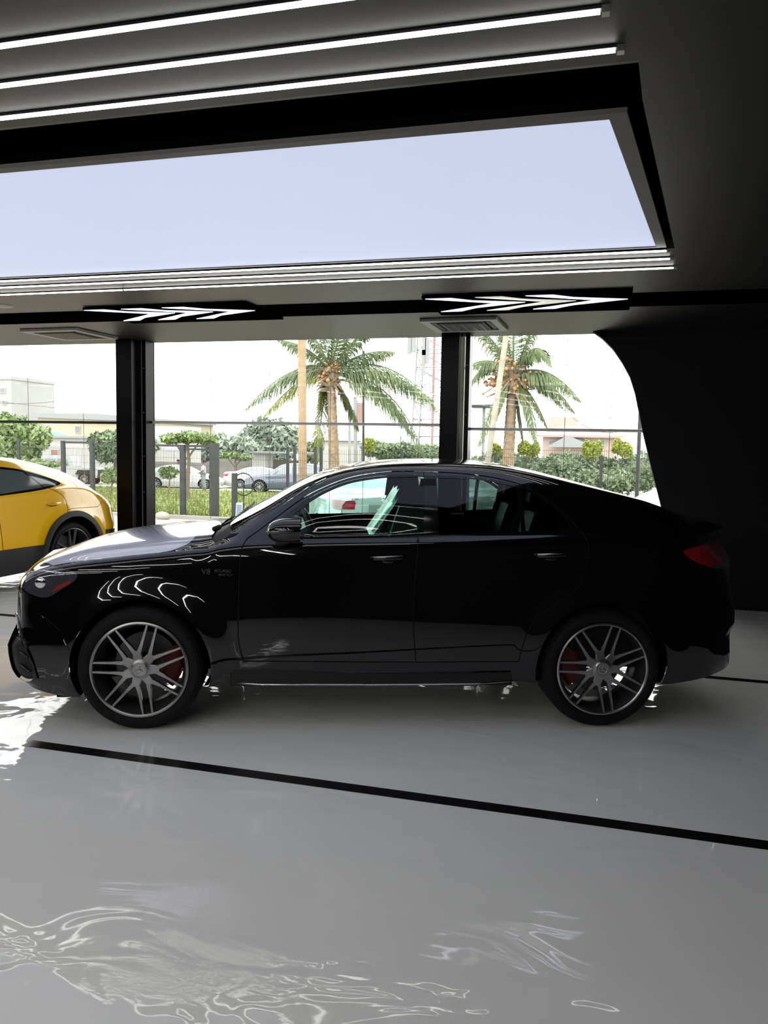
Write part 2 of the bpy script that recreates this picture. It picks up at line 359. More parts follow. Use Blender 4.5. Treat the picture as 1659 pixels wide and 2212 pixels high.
# chevron light boxes
def chevrons(x0, x1, tips, lab):
    t = empty('chevron_light', ((x0+x1)/2, 7.6, ZC), 0, lab, 'ceiling light', 'chevron ceiling lights'); ox = t.location.x
    MB().box(x0-ox, x1-ox, 7.17-7.6, 8.10-7.6, -.03, -.006).build('backing_board', 'ceil_black', t)
    for tx, m in tips:
        u = tx-ox; yn, yt, yf = 7.19-7.6, 7.50-7.6, 7.88-7.6
        p = [(u, yt), (u-.88, yn), (u-.64, yn), (u-.27, yt), (u-.66, yf), (u-.87, yf)]
        MB().add([(x, y, z) for z in (-.036, -.03) for x, y in p], [(0,1,2,3), (0,3,4,5), (6,9,8,7), (6,11,10,9)] + [(i, (i+1) % 6, 6+(i+1) % 6, 6+i) for i in range(6)]).build('chevron', m, t)
    return t
chevrons(-5.25, -3.40, [(-4.37, 'led_cool'), (-3.93, 'led_cool'), (-3.46, 'led_cool')], 'black ceiling board with three white arrow lights, at the left')
chevrons(-1.65, .20, [(-.74, 'led_cool'), (-.28, 'led_dim'), (.17, 'led_cool')], 'black ceiling board with arrow lights, the middle arrow dimmer, at the right')

# air-conditioning cassettes
def cassette(x, y, lab, rz=0):
    t = empty('ceiling_air_conditioner', (x, y, ZC), rz, lab, 'air conditioner', 'ceiling air conditioners')
    f = MB(); s = .42
    for (a, b, c, d) in ((-s, s, -s, -.33), (-s, s, .33, s), (-s, -.33, -.33, .33), (.33, s, -.33, .33)): f.box(a, b, c, d, -.035, 0)
    f.build('frame', 'ac_white', t, bevel=.008)
    q = MB().box(-.33, .33, -.33, .33, -.012, 0).build('air_slot', 'ceil_black', t)
    for (a, b, c, d) in ((-.26, .26, -.32, -.275), (-.26, .26, .275, .32), (-.32, -.275, -.26, .26), (.275, .32, -.26, .26)): MB().box(a, b, c, d, -.03, -.018).build('louvre', 'ac_dark', t)
    g = MB().box(-.25, .25, -.25, .25, -.04, -.012).build('grille', 'ac_dark', t, bevel=.01)
    l = MB()
    for k in range(17): l.box(-.23, .23, -.232+k*.029-.003, -.232+k*.029+.003, -.048, -.04)
    for k in range(5): l.box(-.2+k*.1-.004, -.2+k*.1+.004, -.235, .235, -.05, -.042)
    l.build('grille_bars', 'ac_white', g)
    return t
cassette(-6.68, 8.86, 'square grey ceiling air conditioner above the window, at the left', math.radians(-2))
cassette(-1.53, 8.86, 'square grey ceiling air conditioner above the second pillar', math.radians(-2))
p0 = atZ(-2, 660, ZC)
t = empty('ceiling_speaker', (p0[0], p0[1], ZC), 0, 'small round flush ceiling fitting cut off by the left edge', 'ceiling fitting')
MB().lathe([(0, -.012), (.10, -.012), (.135, -.006), (.14, 0)], 32, 'z').build('rim', 'ac_white', t, smooth=True)

# ================================================================== CAR BUILDER
def curve(pts, sm=.05, lo=-1.6, hi=5.2, n=1400):
    p = np.array(pts, float); x, y = p[:, 0], p[:, 1]
    h = np.diff(x); dl = np.diff(y)/h; mm = np.zeros(len(x)); mm[0], mm[-1] = dl[0], dl[-1]
    for i in range(1, len(x)-1): mm[i] = (dl[i-1]*h[i] + dl[i]*h[i-1])/(h[i-1]+h[i])
    X = np.linspace(lo, hi, n); i = np.clip(np.searchsorted(x, X)-1, 0, len(x)-2)
    Xc = np.clip(X, x[0], x[-1]); s = (Xc-x[i])/h[i]
    Y = (2*s**3-3*s**2+1)*y[i] + (s**3-2*s**2+s)*h[i]*mm[i] + (-2*s**3+3*s**2)*y[i+1] + (s**3-s**2)*h[i]*mm[i+1]
    Y = np.where(X < x[0], y[0]+mm[0]*(X-x[0]), np.where(X > x[-1], y[-1]+mm[-1]*(X-x[-1]), Y))
    if sm:
        dx = X[1]-X[0]; k = int(3*sm/dx); g = np.exp(-.5*(np.arange(-k, k+1)*dx/sm)**2); g /= g.sum()
        Y = np.convolve(np.pad(Y, k, mode='edge'), g, 'valid')
    return lambda q: np.interp(q, X, Y)
NC = 13
class Shell:
    """Half body shell: (X, t) -> point, t = 0 on the roof centreline, t = 1 at the sill."""
    def __init__(s, P):
        s.P = P; c = P['curves']; s.c = {k: curve(v, P.get('sm', {}).get(k, .05)) for k, v in c.items()}
        s.x0, s.x1 = P['x0'], P['x1']; z = np.array(P['front'])[:, 0]
        s.fo = lambda q: np.interp(q, *np.array(P['front']).T[[0, 1]]); s.ro = lambda q: np.interp(q, *np.array(P['rear']).T[[0, 1]])
    def warp(s, X, z):
        a = np.clip(1-(X-s.x0)/.55, 0, 1); b = np.clip(1-(s.x1-X)/.55, 0, 1)
        a = a*a*(3-2*a); b = b*b*(3-2*b); return a*s.fo(z) + b*s.ro(z)
    def ev(s, X, t):
        X = np.atleast_1d(np.asarray(X, float)); t = np.atleast_1d(np.asarray(t, float))
        c = {k: f(X) for k, f in s.c.items()}
        zt, cr, We, zb, Wb, W, bot, T = (c[k] for k in ('zt', 'cr', 'We', 'zb', 'Wb', 'W', 'bot', 'T'))
        We = We; ze = zt-cr; zb = np.minimum(zb, ze-.03); g = ze-zb
        bul = .035*np.clip(g/.35, 0, 1)
        Y = [0*X, .36*We, .68*We, .90*We, We+.012, We+(Wb-We)*.5+bul, Wb, Wb+.020, W-.044, W-.033, W-.012, W+.010, W-.022, W-.06]
        lo = np.minimum(bot+.34, zb-.34)
        Z = [zt, zt-.05*cr, zt-.22*cr, zt-.55*cr, ze-.02*np.clip(g/.3, .15, 1), ze-g*.5, zb+.008, zb-.010, zb-.050, zb-.20, (zb-.20+lo)/2, lo-.06, bot+.10, bot]
        Y = np.array(Y)*T; Z = np.array(Z)
        Y = np.vstack([-Y[1], Y, 2*Y[-1]-Y[-2]]); Z = np.vstack([Z[1], Z, 2*Z[-1]-Z[-2]])
        u = np.clip(t, 0, 1)*NC; i = np.minimum(u.astype(int), NC-1); f = u-i; k = np.arange(len(X))
        B = [(1-f)**3/6, (3*f**3-6*f*f+4)/6, (-3*f**3+3*f*f+3*f+1)/6, f**3/6]
        y = sum(B[j]*Y[i+j, k] for j in range(4)); z = sum(B[j]*Z[i+j, k] for j in range(4))
        x = X + s.warp(X, z)
        for wx, wz, ra in s.P['wheels']:
            r = np.hypot(x-wx, z-wz); q = np.clip((ra+.17-r)/.17, 0, 1); q = np.where(r < ra-.02, 1, q)
            sd = np.clip((y-.55)/.2, 0, 1)*np.clip((zb+.02-z)/.14, 0, 1)
            y = y + s.P.get('flare', .03)*q*q*(3-2*q)*sd
        return np.array([x, y, z]).T
    def normal(s, X, t):
        e = .006; X = np.asarray(X, float); t = np.asarray(t, float)
        a = s.ev(X+e, t)-s.ev(X-e, t); t0 = np.clip(t-.004, 0, 1); t1 = np.clip(t+.004, 0, 1); b = s.ev(X, t1)-s.ev(X, t0)
        n = np.cross(a, b); n /= np.linalg.norm(n, axis=1)[:, None]+1e-12
        n[t < 1e-6, 1] = 0; return n/(np.linalg.norm(n, axis=1)[:, None]+1e-12)
    def inv(s, pts):                     # side view (x, z) -> (X, t)
        p = np.array(pts, float); x, z = p[:, 0], p[:, 1]; X = x.copy()
        for _ in range(25): X = .5*X + .5*(x - s.warp(X, z))
        lo, hi = np.zeros(len(x)), np.ones(len(x))
        for _ in range(40):
            m = (lo+hi)/2; zz = s.ev(X, m)[:, 2]; up = zz > z; lo = np.where(up, m, lo); hi = np.where(up, hi, m)
        return np.array([X, (lo+hi)/2]).T
    def side_y(s, x, z):
        q = s.inv([(x, z)]); return s.ev(q[:, 0], q[:, 1])[0, 1]
def dens(poly, d, close=True):
    out = []; n = len(poly)
    for i in range(n if close else n-1):
        a, b = np.array(poly[i]), np.array(poly[(i+1) % n]); k = max(1, int(np.linalg.norm(b-a)/d))
        out += [tuple(a+(b-a)*j/k) for j in range(k)]
    if not close: out.append(tuple(poly[-1]))
    return out
def smooth_line(pts, k=6, close=False):   # Catmull-Rom through the traced points
    p = [np.array(q, float) for q in pts]; n = len(p); out = []
    for i in range(n if close else n-1):
        a, b, c, d = (p[(i-1) % n] if close or i > 0 else p[0]*2-p[1]), p[i], p[(i+1) % n], (p[(i+2) % n] if close or i+2 < n else p[-1]*2-p[-2])
        for j in range(k):
            t = j/k; out.append(tuple(.5*((2*b)+(c-a)*t+(2*a-5*b+4*c-d)*t*t+(3*b-a-3*c+d)*t**3)))
    if not close: out.append(tuple(p[-1]))
    return out
def ribbon(line, w):
    p = np.array(line); d = np.gradient(p, axis=0); d /= np.linalg.norm(d, axis=1)[:, None]+1e-9
    n = np.array([-d[:, 1], d[:, 0]]).T*w/2; return [tuple(q) for q in (p+n)] + [tuple(q) for q in (p-n)[::-1]]
def inside(poly, P):
    x, y = P[:, 0], P[:, 1]; r = np.zeros(len(P), bool); n = len(poly); q = np.array(poly)
    for i in range(n):
        (x0, y0), (x1, y1) = q[i], q[i-1]
        if y0 == y1: continue
        c = ((y0 > y) != (y1 > y)) & (x < (x1-x0)*(y-y0)/(y1-y0)+x0); r ^= c
    return r
TS = 2.4
def mesh_shell(sh, regions, step, parent, defs):
    """regions: list of (label, polygon, space) with space 'side' or 'xt'; defs: label -> (object name, material, both sides?, offset)."""
    polys = []
    for lab, poly, sp in regions:
        if sp == 'side':
            q = sh.inv(dens(poly, .02)); q[:, 1] = np.clip(q[:, 1], 0, 1)
        else:
            q = np.array(dens([(a, b*TS) for a, b in poly], .03)); q[:, 1] /= TS; q = np.clip(q, [sh.x0, 0], [sh.x1, 1])
        polys.append((lab, [(a, b*TS) for a, b in q]))
    pts = []; edges = []
    bd = dens([(sh.x0, 0), (sh.x1, 0), (sh.x1, TS), (sh.x0, TS)], step); pts += bd; edges += [(i, (i+1) % len(bd)) for i in range(len(bd))]
    for lab, q in polys:
        k = len(pts); pts += q; edges += [(k+i, k+(i+1) % len(q)) for i in range(len(q))]
    gx = np.arange(sh.x0+step, sh.x1-step*.5, step); gy = np.arange(step, TS-step*.5, step)
    G = np.array([(a, b) for a in gx for b in gy]); C = np.array(pts); keep = np.ones(len(G), bool)
    for k in range(0, len(G), 500):
        d = ((G[k:k+500, None, :]-C[None])**2).sum(2).min(1); keep[k:k+500] = d > (step*.45)**2
    pts += [tuple(q) for q in G[keep]]
    vo, eo, fo, *_ = delaunay_2d_cdt([Vector(p) for p in pts], edges, [], 0, 1e-6)
    V = np.array([tuple(v) for v in vo]); Fc = np.array([tuple(f) for f in fo if len(f) == 3])
    cen = V[Fc].mean(1); lab = np.full(len(Fc), 'body', dtype=object); 
    for l, q in polys: lab[inside(q, cen)] = l
    X, t = V[:, 0], np.clip(V[:, 1]/TS, 0, 1); Pt = sh.ev(X, t); N = sh.normal(X, t)
    fn = np.cross(Pt[Fc[:, 1]]-Pt[Fc[:, 0]], Pt[Fc[:, 2]]-Pt[Fc[:, 0]]); flip = (fn*N[Fc].mean(1)).sum(1) < 0
    Fc[flip] = Fc[flip][:, ::-1]
    out = {}
    groups = {}
    for l in set(lab):
        if l == 'hole': continue
        nm, m, both, off = defs.get(l, defs['body']); groups.setdefault((nm, both, l if not both else nm), []).append((l, m, off))
    for (nm, both, key), items in groups.items():
        for side in ([0] if both else [-1, 1]):
            me = bpy.data.meshes.new(nm); vs = []; fs = []; ns = []; mi = []; mats = []
            for l, m, off in items:
                sel = Fc[lab == l]; used = np.unique(sel); re = {v: i for i, v in enumerate(used)}
                if m not in mats: mats.append(m)
                for sd in ([-1, 1] if both else [side]):
                    k = len(vs); p = Pt[used]+N[used]*off; q = p.copy(); q[:, 1] *= sd; nn = N[used].copy(); nn[:, 1] *= sd
                    vs += q.tolist(); ns += nn.tolist()
                    for a, b, c in sel:
                        f = (re[a]+k, re[b]+k, re[c]+k); fs.append(f if sd > 0 else f[::-1]); mi.append(mats.index(m))
            me.from_pydata(vs, [], fs); me.polygons.foreach_set('use_smooth', [True]*len(fs)); me.polygons.foreach_set('material_index', mi)
            for m in mats: me.materials.append(M[m])
            me.update(); me.normals_split_custom_set_from_vertices(ns)
            o = bpy.data.objects.new(nm, me); COL.objects.link(o); o.parent = parent; out.setdefault(key, []).append(o)
    return out
def end_cap(sh, X, bow, name, m, parent, tlo=0.0, n=26, off=0, zr=None, yr=None, sgn=-1):
    t = np.linspace(tlo, 1, 70); S = sh.ev(np.full(70, X), t); b = MB(); s = np.sin(np.linspace(-1, 1, 2*n+1)*math.pi/2)
    vs = []
    for p in S:
        for q in s: vs.append((p[0]+sgn*(bow*(1-abs(q)**2.2)+off), p[1]*q, p[2]))
    w_ = len(s); fs = []
    for i in range(69):
        for j in range(w_-1):
            c = np.mean([vs[i*w_+j], vs[(i+1)*w_+j+1]], axis=0)
            if zr and not (zr[0] < c[2] < zr[1]): continue
            if yr and not (yr[0] < abs(c[1]) < yr[1]): continue
            fs.append((i*w_+j, i*w_+j+1, (i+1)*w_+j+1, (i+1)*w_+j))
    b.add(vs, fs)
    me = b.build(name, m, parent, smooth=True)
    bm = bmesh.new(); bm.from_mesh(me.data); bmesh.ops.delete(bm, geom=[v for v in bm.verts if not v.link_faces], context='VERTS'); bm.to_mesh(me.data); bm.free()
    return me

# ------------------------------------------------------------------ wheels
def wheel(parent, x, y, z, side, R=.385, rim=.295, style='y', lod=0, width=.28, lip='machined'):
    """side = -1: the outer face looks to -y."""
    n = 96 if lod == 0 else 40
    hw = width/2; b = MB()
    b.lathe([(rim-.005, -hw+.012), (rim+.012, -hw-.004), (rim+.035, -hw-.012), (R-.035, -hw-.008), (R-.012, -hw+.018), (R, -hw+.05), (R, hw-.05), (R-.012, hw-.018), (R-.04, hw+.006), (rim+.02, hw+.004), (rim-.005, hw-.012)], n)
    if lod == 0:
        for k in range(72):
            a = 2*math.pi*k/72
            for s_ in (-1, 1):
                c0 = [(R-.016)*math.cos(a), s_*(hw-.016), (R-.016)*math.sin(a)]
                ca, sa = math.cos(a), math.sin(a); tx, tz = -sa, ca
                b.add([(c0[0]+tx*u+ca*r_, c0[1]+v, c0[2]+tz*u+sa*r_) for u, v, r_ in ((-.009,-.018,-.008),(.009,-.018,-.008),(.009,.03,.014),(-.009,.03,.014),(-.009,-.018,-.03),(.009,-.018,-.03),(.009,.03,-.02),(-.009,.03,-.02))], [(0,1,2,3),(4,5,1,0),(5,6,2,1),(6,7,3,2),(7,4,0,3)])
    tyre = b.build('wheel', 'rubber', parent, smooth='angle'); tyre.location = (x, y, z)
    if side > 0: tyre.rotation_euler = (0, 0, math.pi)
    MB().lathe([(rim+.004, -hw-.006), (rim-.006, -hw-.010), (rim-.013, -hw-.004), (rim-.016, -hw+.012)], n).build('rim_lip', lip if style != '5' else 'rim_dark', tyre, smooth='angle')
    MB().lathe([(rim-.014, -hw+.01), (rim-.03, -hw+.04), (rim-.045, -hw+.09), (rim-.045, hw-.06), (rim-.02, hw-.02)], n).build('rim_barrel', 'rim_dark', tyre, smooth=True)
    if lod < 2:
        MB().lathe([(.06, .055), (.195, .055), (.195, .08), (.06, .08), (.06, .055)], 48).build('brake_disc', 'disc', tyre, smooth='angle')
        cp = MB(); A0, A1 = (-.75, .55) if side < 0 else (-.55, .75)
        ar = np.linspace(A0, A1, 14) if x < 1 else np.linspace(math.pi-.5, math.pi+.75, 14)
        pr = [(.12, .02), (.205, .015), (.232, .03), (.232, .11), (.13, .11)]
        for k, a in enumerate(ar):
            cp.v += [(r*math.cos(a), yy, r*math.sin(a)) for r, yy in pr]
        cp.f += [(k*5+i, k*5+(i+1) % 5, (k+1)*5+(i+1) % 5, (k+1)*5+i) for k in range(13) for i in range(5)] + [(0,1,2,3,4), (65,66,67,68,69)]
        cp.build('brake_caliper', 'caliper', tyre, smooth='angle')
    # spokes
    fr = rim-.012
    def P(r, a, yy): return (r*math.sin(a), yy, r*math.cos(a))
    if style == 'y':
        proto = None; face, back = -hw+.002, -hw+.030
        for k in range(7):
            a0 = 2*math.pi*(k+.0)/7 - math.radians(10)
            if proto is None:
                m = MB()
                def bar(p, q, w0, w1, d0, d1):    # p, q = (r, angle); widths; dish depth at each end
                    P0 = np.array(P(p[0], p[1], 0)); P1 = np.array(P(q[0], q[1], 0)); d = P1-P0; d /= np.linalg.norm(d); s_ = np.array([d[2], 0, -d[0]])
                    v = []
                    for c, w_, dd in ((P0, w0, d0), (P1, w1, d1)):
                        for sx, yy in ((-1, face+dd), (1, face+dd), (1.25, face+dd+.006), (1.0, back+dd), (-1.0, back+dd), (-1.25, face+dd+.006)): 
                            e = c+s_*w_*sx; v.append((e[0], yy, e[2]))
                    m.add(v, [(i, (i+1) % 6, 6+(i+1) % 6, 6+i) for i in range(6)] + [(5,4,3,2,1,0), (6,7,8,9,10,11)])
                
                bar((.055, 0), (.118, 0), .027, .021, .004, .010)
                for sg in (-1, 1):
                    bar((.100, sg*math.radians(6.2)), (.158, sg*math.radians(14.0)), .0125, .0095, .009, .010)
                    bar((.150, sg*math.radians(13.5)), (fr+.004, sg*math.radians(19.9)), .0085, .0055, .010, -.004)
                proto = m.build('spoke', 'machined', tyre, smooth='angle'); o = proto
            else:
                o = proto.copy(); COL.objects.link(o); o.parent = tyre
            o.rotation_euler = (0, a0, 0)
        MB().lathe([(0, -hw+.001), (.030, -hw+.001), (.034, -hw-.003), (.044, -hw-.003), (.052, -hw+.004), (.066, -hw+.006), (.070, -hw+.012), (.070, -hw+.05)], 48).build('hub_cap', 'machined', tyre, smooth='angle')
        st = MB()
        for k in range(3):
            a = 2*math.pi*k/3; st.add([P(.0, a, -hw-.004), P(.006, a+1.05, -hw-.001), P(.029, a, -hw-.001), P(.006, a-1.05, -hw-.001)], [(0,1,2), (0,2,3)])
        st.lathe([(.028, -hw), (.029, -hw-.004), (.032, -hw-.004), (.033, -hw)], 32)
        st.build('hub_emblem', 'chrome', tyre, smooth='angle')
    else:
        proto = None; ns = 5 if style == '5' else 10
        for k in range(ns):
            a0 = 2*math.pi*k/ns
            if proto is None:
                m = MB()
                for sg in ((-1, 1) if style == '5' else (0,)):
                    a = [P(.05, sg*.3, -hw+.015), P(fr, sg*.20, -hw+.0)]; d = np.array(a[1])-np.array(a[0]); m.tube([a[0], a[1]], [.022, .015], 6)
                proto = m.build('spoke', 'rim_dark' if style == '5' else 'silver_paint', tyre); o = proto
            else:
                o = proto.copy(); COL.objects.link(o); o.parent = tyre
            o.rotation_euler = (0, a0, 0)
        MB().lathe([(0, -hw+.0), (.05, -hw+.002), (.065, -hw+.012), (.065, -hw+.05)], 24).build('hub_cap', 'rim_dark' if style == '5' else 'silver_paint', tyre, smooth=True)
        if style != '5' : MB().lathe([(0, -hw+.06), (rim-.04, -hw+.06)], 24).build('wheel_shade', 'matte_black', tyre)
    return tyre
def arch_liner(parent, x, z, r, shell, yin=.52):
    n = 28; A = np.linspace(-.50, math.pi+.50, n)
    for sd in (-1, 1):
        b = MB(); Y = []
        for a in A:
            px, pz = x+(r+.006)*math.cos(a), max(z+(r+.006)*math.sin(a), .19); bz = float(shell.c['bot'](px))
            Y.append((shell.side_y(px, max(pz, bz+.02))-.012, pz < bz))
        for k, (dr, dy) in enumerate(((0, 0), (.002, .02), (.01, None))):
            for a, (yy, low) in zip(A, Y):
                zz = max(z+(r+dr)*math.sin(a), float(shell.c['bot'](x+r*math.cos(a)))+.01); b.v.append((x+(r+dr)*math.cos(a), sd*(yin if dy is None else yy-dy), zz))
        b.f += [(k*n+i, k*n+i+1, (k+1)*n+i+1, (k+1)*n+i) for k in range(2) for i in range(n-1)]
        b.f.append(tuple(2*n+i for i in range(n)))
        b.build('wheel_arch_liner', 'liner', parent)

# ================================================================== BLACK COUPE SUV
CAR_ANG = math.radians(19.3)
ey = np.array([-math.sin(CAR_ANG), math.cos(CAR_ANG), 0]); c0 = atZ(305, 1573, 0) + .95*ey
car = empty('car', (c0[0], c0[1], 0), CAR_ANG, 'glossy black coupe SUV parked side-on in the foreground', 'car')
gle = dict(x0=-.85, x1=3.90, wheels=[(0, .385, .435), (2.935, .385, .435)], flare=.022, curves=dict(
    zt=[(-.93,.94),(-.85,1.0),(-.7,1.062),(-.5,1.108),(-.2,1.153),(0,1.178),(.3,1.207),(.40,1.217),(.55,1.315),(.7,1.39),(.93,1.525),(1.13,1.61),(1.3,1.655),(1.47,1.682),(1.65,1.697),(2.0,1.706),(2.33,1.692),(2.6,1.648),(2.85,1.59),(3.17,1.513),(3.5,1.430),(3.7,1.392),(3.82,1.362),(3.93,1.315)],
    cr=[(-.93,.05),(-.7,.06),(0,.066),(.35,.066),(.52,.095),(.7,.082),(.9,.066),(1.2,.045),(2,.05),(3,.055),(3.5,.06),(4.06,.06)],
    We=[(-.93,.74),(-.4,.79),(.2,.80),(.42,.79),(.6,.755),(.9,.70),(1.15,.665),(1.6,.65),(2.2,.645),(2.8,.625),(3.3,.60),(3.7,.60),(4.06,.62)],
    zb=[(-.93,.90),(-.7,.975),(-.5,1.01),(-.2,1.05),(0,1.075),(.3,1.11),(.65,1.175),(.9,1.19),(1.77,1.215),(2.4,1.24),(2.78,1.255),(3.2,1.25),(3.5,1.215),(3.8,1.15),(4.06,1.0)],
    Wb=[(-.93,.86),(-.4,.875),(.3,.875),(.65,.862),(1.8,.868),(2.6,.862),(3.2,.855),(3.7,.85),(4.06,.85)],
    W=[(-.93,.955),(0,.965),(.6,.955),(1.5,.955),(2.4,.965),(3.0,.98),(3.6,.97),(4.06,.95)],
    bot=[(-.93,.33),(-.85,.25),(-.7,.20),(-.45,.185),(.2,.23),(.5,.265),(1.4,.272),(2.4,.285),(3.2,.28),(3.38,.262),(3.6,.275),(3.9,.335)],
    T=[(-.85,.80),(-.82,.86),(-.77,.90),(-.62,.945),(-.43,.975),(-.2,.995),(0,1),(3.0,1),(3.3,.99),(3.6,.962),(3.74,.935),(3.81,.90),(3.87,.865),(3.90,.83)]),
    sm=dict(T=.025, zt=.06, bot=.05),
    front=[(.15,.10),(.23,.06),(.28,.0),(.33,-.02),(.42,-.03),(.49,-.03),(.54,0),(.60,.045),(.73,.035),(.85,.03),(.97,.06),(1.1,.10)],
    rear=[(.20,-.04),(.29,-.015),(.37,0),(.44,-.01),(.52,-.03),(.58,-.028),(.65,0),(.72,0),(.88,-.03),(1.04,-.08),(1.16,-.12),(1.2,-.14),(1.4,-.16)])
sh = Shell(gle)
FG = smooth_line([(.905,1.205),(.915,1.32),(1.012,1.405),(1.13,1.478),(1.276,1.54),(1.425,1.572),(1.60,1.592),(1.782,1.597)], 6) + [(1.765,1.228)]
RG = [(1.865,1.235)] + smooth_line([(1.865,1.592),(2.05,1.588),(2.25,1.568),(2.395,1.540)], 5) + [(2.40,1.258)]
QG = [(2.43,1.262)] + smooth_line([(2.425,1.532),(2.53,1.48),(2.62,1.415),(2.70,1.33),(2.745,1.27)], 5)
SHUT = .007
fd_front = smooth_line([(.70,1.232),(.64,1.185),(.612,1.10),(.604,.95),(.604,.60),(.635,.43)], 6)
fd_top = smooth_line([(.70,1.232),(.86,1.352),(1.0,1.452),(1.13,1.520),(1.28,1.578),(1.43,1.610),(1.60,1.628),(1.786,1.630)], 6)
split = smooth_line([(1.786,1.630),(1.75,1.40),(1.727,1.18),(1.70,.76),(1.723,.43)], 8)
rd_rear = smooth_line([(2.80,1.262),(2.825,1.19),(2.822,1.09),(2.762,.925),(2.60,.80),(2.49,.73),(2.42,.58),(2.386,.43)], 6)
rd_top = smooth_line([(1.786,1.630),(2.05,1.620),(2.30,1.588),(2.50,1.525),(2.68,1.40),(2.80,1.262)], 6)
circ = lambda x, z, r, n=72: [(x+r*math.cos(a), z+r*math.sin(a)) for a in np.linspace(0, 2*math.pi, n+1)[:-1]]
xt = lambda i: i/NC
reg = [('body', circ(x_, .385, r_, 110), 'side') for x_ in (0, 2.935) for r_ in (.575, .545, .515, .485, .457)] + [
    ('hood', [(-.90, 0), (.395, 0), (.395, xt(4.9)), (.1, xt(5.2)), (-.3, xt(5.3)), (-.70, xt(5.0)), (-.90, xt(3.8))], 'xt'),
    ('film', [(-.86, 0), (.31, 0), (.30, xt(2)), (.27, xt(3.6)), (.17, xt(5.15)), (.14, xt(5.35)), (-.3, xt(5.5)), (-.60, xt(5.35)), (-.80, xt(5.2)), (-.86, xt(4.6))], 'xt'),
    ('cowl', [(.40, 0), (.47, 0), (.53, xt(3.8)), (.44, xt(4.3)), (.40, xt(3.0))], 'xt'),
    ('windshield', [(.47, 0), (1.21, 0), (1.20, xt(1.5)), (1.12, xt(3.6)), (.9, xt(3.85)), (.54, xt(3.85))], 'xt'),
    ('sunroof', [(1.32, 0), (2.45, 0), (2.42, xt(2.9)), (1.32, xt(2.9))], 'xt'),
    ('rearglass', [(2.80, 0), (3.62, 0), (3.56, xt(2.9)), (2.84, xt(3.0))], 'xt'),
    ('front_door', fd_top[::-1] + fd_front[1:] + split[::-1][:-1], 'side'),
    ('rear_door', split + rd_rear[::-1] + rd_top[::-1][1:-1], 'side'),
    ('seam', ribbon(fd_top, SHUT), 'side'), ('seam', ribbon(fd_front, SHUT), 'side'), ('seam', ribbon(split, SHUT), 'side'), ('seam', ribbon(rd_rear, SHUT), 'side'), ('seam', ribbon(rd_top, SHUT), 'side'),
    ('seam', ribbon(dens([(.635,.43),(1.723,.425),(2.386,.43)], .1, False), SHUT), 'side'),
    ('seam', ribbon(dens([(-.62,.70),(-.50,.62),(-.43,.50)], .05, False), SHUT), 'side'), ('seam', ribbon(smooth_line([(3.36,.62),(3.5,.74),(3.75,.80)], 5), SHUT), 'side'),
    ('front_trim', [(.86,1.198),(.87,1.33)] + smooth_line([(.995,1.425),(1.12,1.497),(1.27,1.557),(1.42,1.588),(1.60,1.606),(1.772,1.610)], 5) + [(1.745,1.215)], 'side'),
    ('rear_trim', [(1.735,1.215),(1.785,1.612)] + smooth_line([(1.88,1.606),(2.05,1.602),(2.26,1.580),(2.42,1.548),(2.55,1.493),(2.66,1.41),(2.74,1.32),(2.785,1.252)], 5), 'side'),
    ('front_side_glass', FG, 'side'), ('rear_side_glass', RG, 'side'), ('quarter_glass', QG, 'side'),
    ('headlight', smooth_line([(-.80,.985),(-.70,1.000),(-.60,1.003),(-.48,.992),(-.40,.972),(-.41,.925),(-.50,.865),(-.59,.815),(-.69,.83),(-.78,.88)], 4, True), 'side'),
    ('amber', [(-.56,.845),(-.44,.905),(-.43,.93),(-.52,.89)], 'side'),
    ('taillight', smooth_line([(3.47,1.145),(3.56,1.165),(3.70,1.172),(3.93,1.165),(3.97,1.04),(3.74,1.022),(3.60,1.058),(3.50,1.105)], 4, True), 'side'),
    ('taillight_clear', [(3.67,1.030),(3.72,1.045),(3.96,1.055),(3.97,1.028),(3.74,1.018)], 'side'),
    ('air_intake', smooth_line([(-.86,.60),(-.79,.58),(-.72,.48),(-.68,.36),(-.70,.28),(-.80,.27),(-.86,.36)], 4, True), 'side'),
    ('hole', circ(0, .385, .435), 'side'), ('hole', circ(2.935, .385, .435), 'side'),
    ('hole', [(-.30,.10),(.30,.10),(.42,.40),(-.42,.40)], 'side'), ('hole', [(2.63,.10),(3.24,.10),(3.36,.40),(2.51,.40)], 'side'),
]
B = 'black_paint'
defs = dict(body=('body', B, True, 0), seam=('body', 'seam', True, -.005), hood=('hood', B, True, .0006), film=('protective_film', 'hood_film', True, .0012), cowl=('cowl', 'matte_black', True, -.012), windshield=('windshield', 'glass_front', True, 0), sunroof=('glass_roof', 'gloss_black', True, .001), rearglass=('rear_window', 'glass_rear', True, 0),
    front_door=('front_door', B, False, 0), rear_door=('rear_door', B, False, 0), front_trim=('window_trim', 'gloss_black', False, -.001), rear_trim=('window_trim', 'gloss_black', False, -.001), front_side_glass=('front_side_window', 'glass_front', False, -.004), rear_side_glass=('rear_side_window', 'glass_rear', False, -.004), quarter_glass=('quarter_window', 'glass_rear', False, -.004),
    headlight=('headlight', 'clear_lens', False, .003), amber=('turn_signal', 'amber_lens', False, .004), taillight=('tail_light', 'red_lens', False, .004), taillight_clear=('reversing_light', 'clear_lens', False, .005), air_intake=('air_intake', 'matte_black', False, -.02), reflector=('rear_reflector', 'red_lens', False, .002))
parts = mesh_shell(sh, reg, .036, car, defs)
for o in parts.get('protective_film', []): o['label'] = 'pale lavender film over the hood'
for o in parts.get('front_side_glass', []): o['label'] = 'clear green-tinted window'
for o in parts.get('rear_side_glass', []): o['label'] = 'dark privacy window'
end_cap(sh, sh.x0, .06, 'front_fascia', B, car)
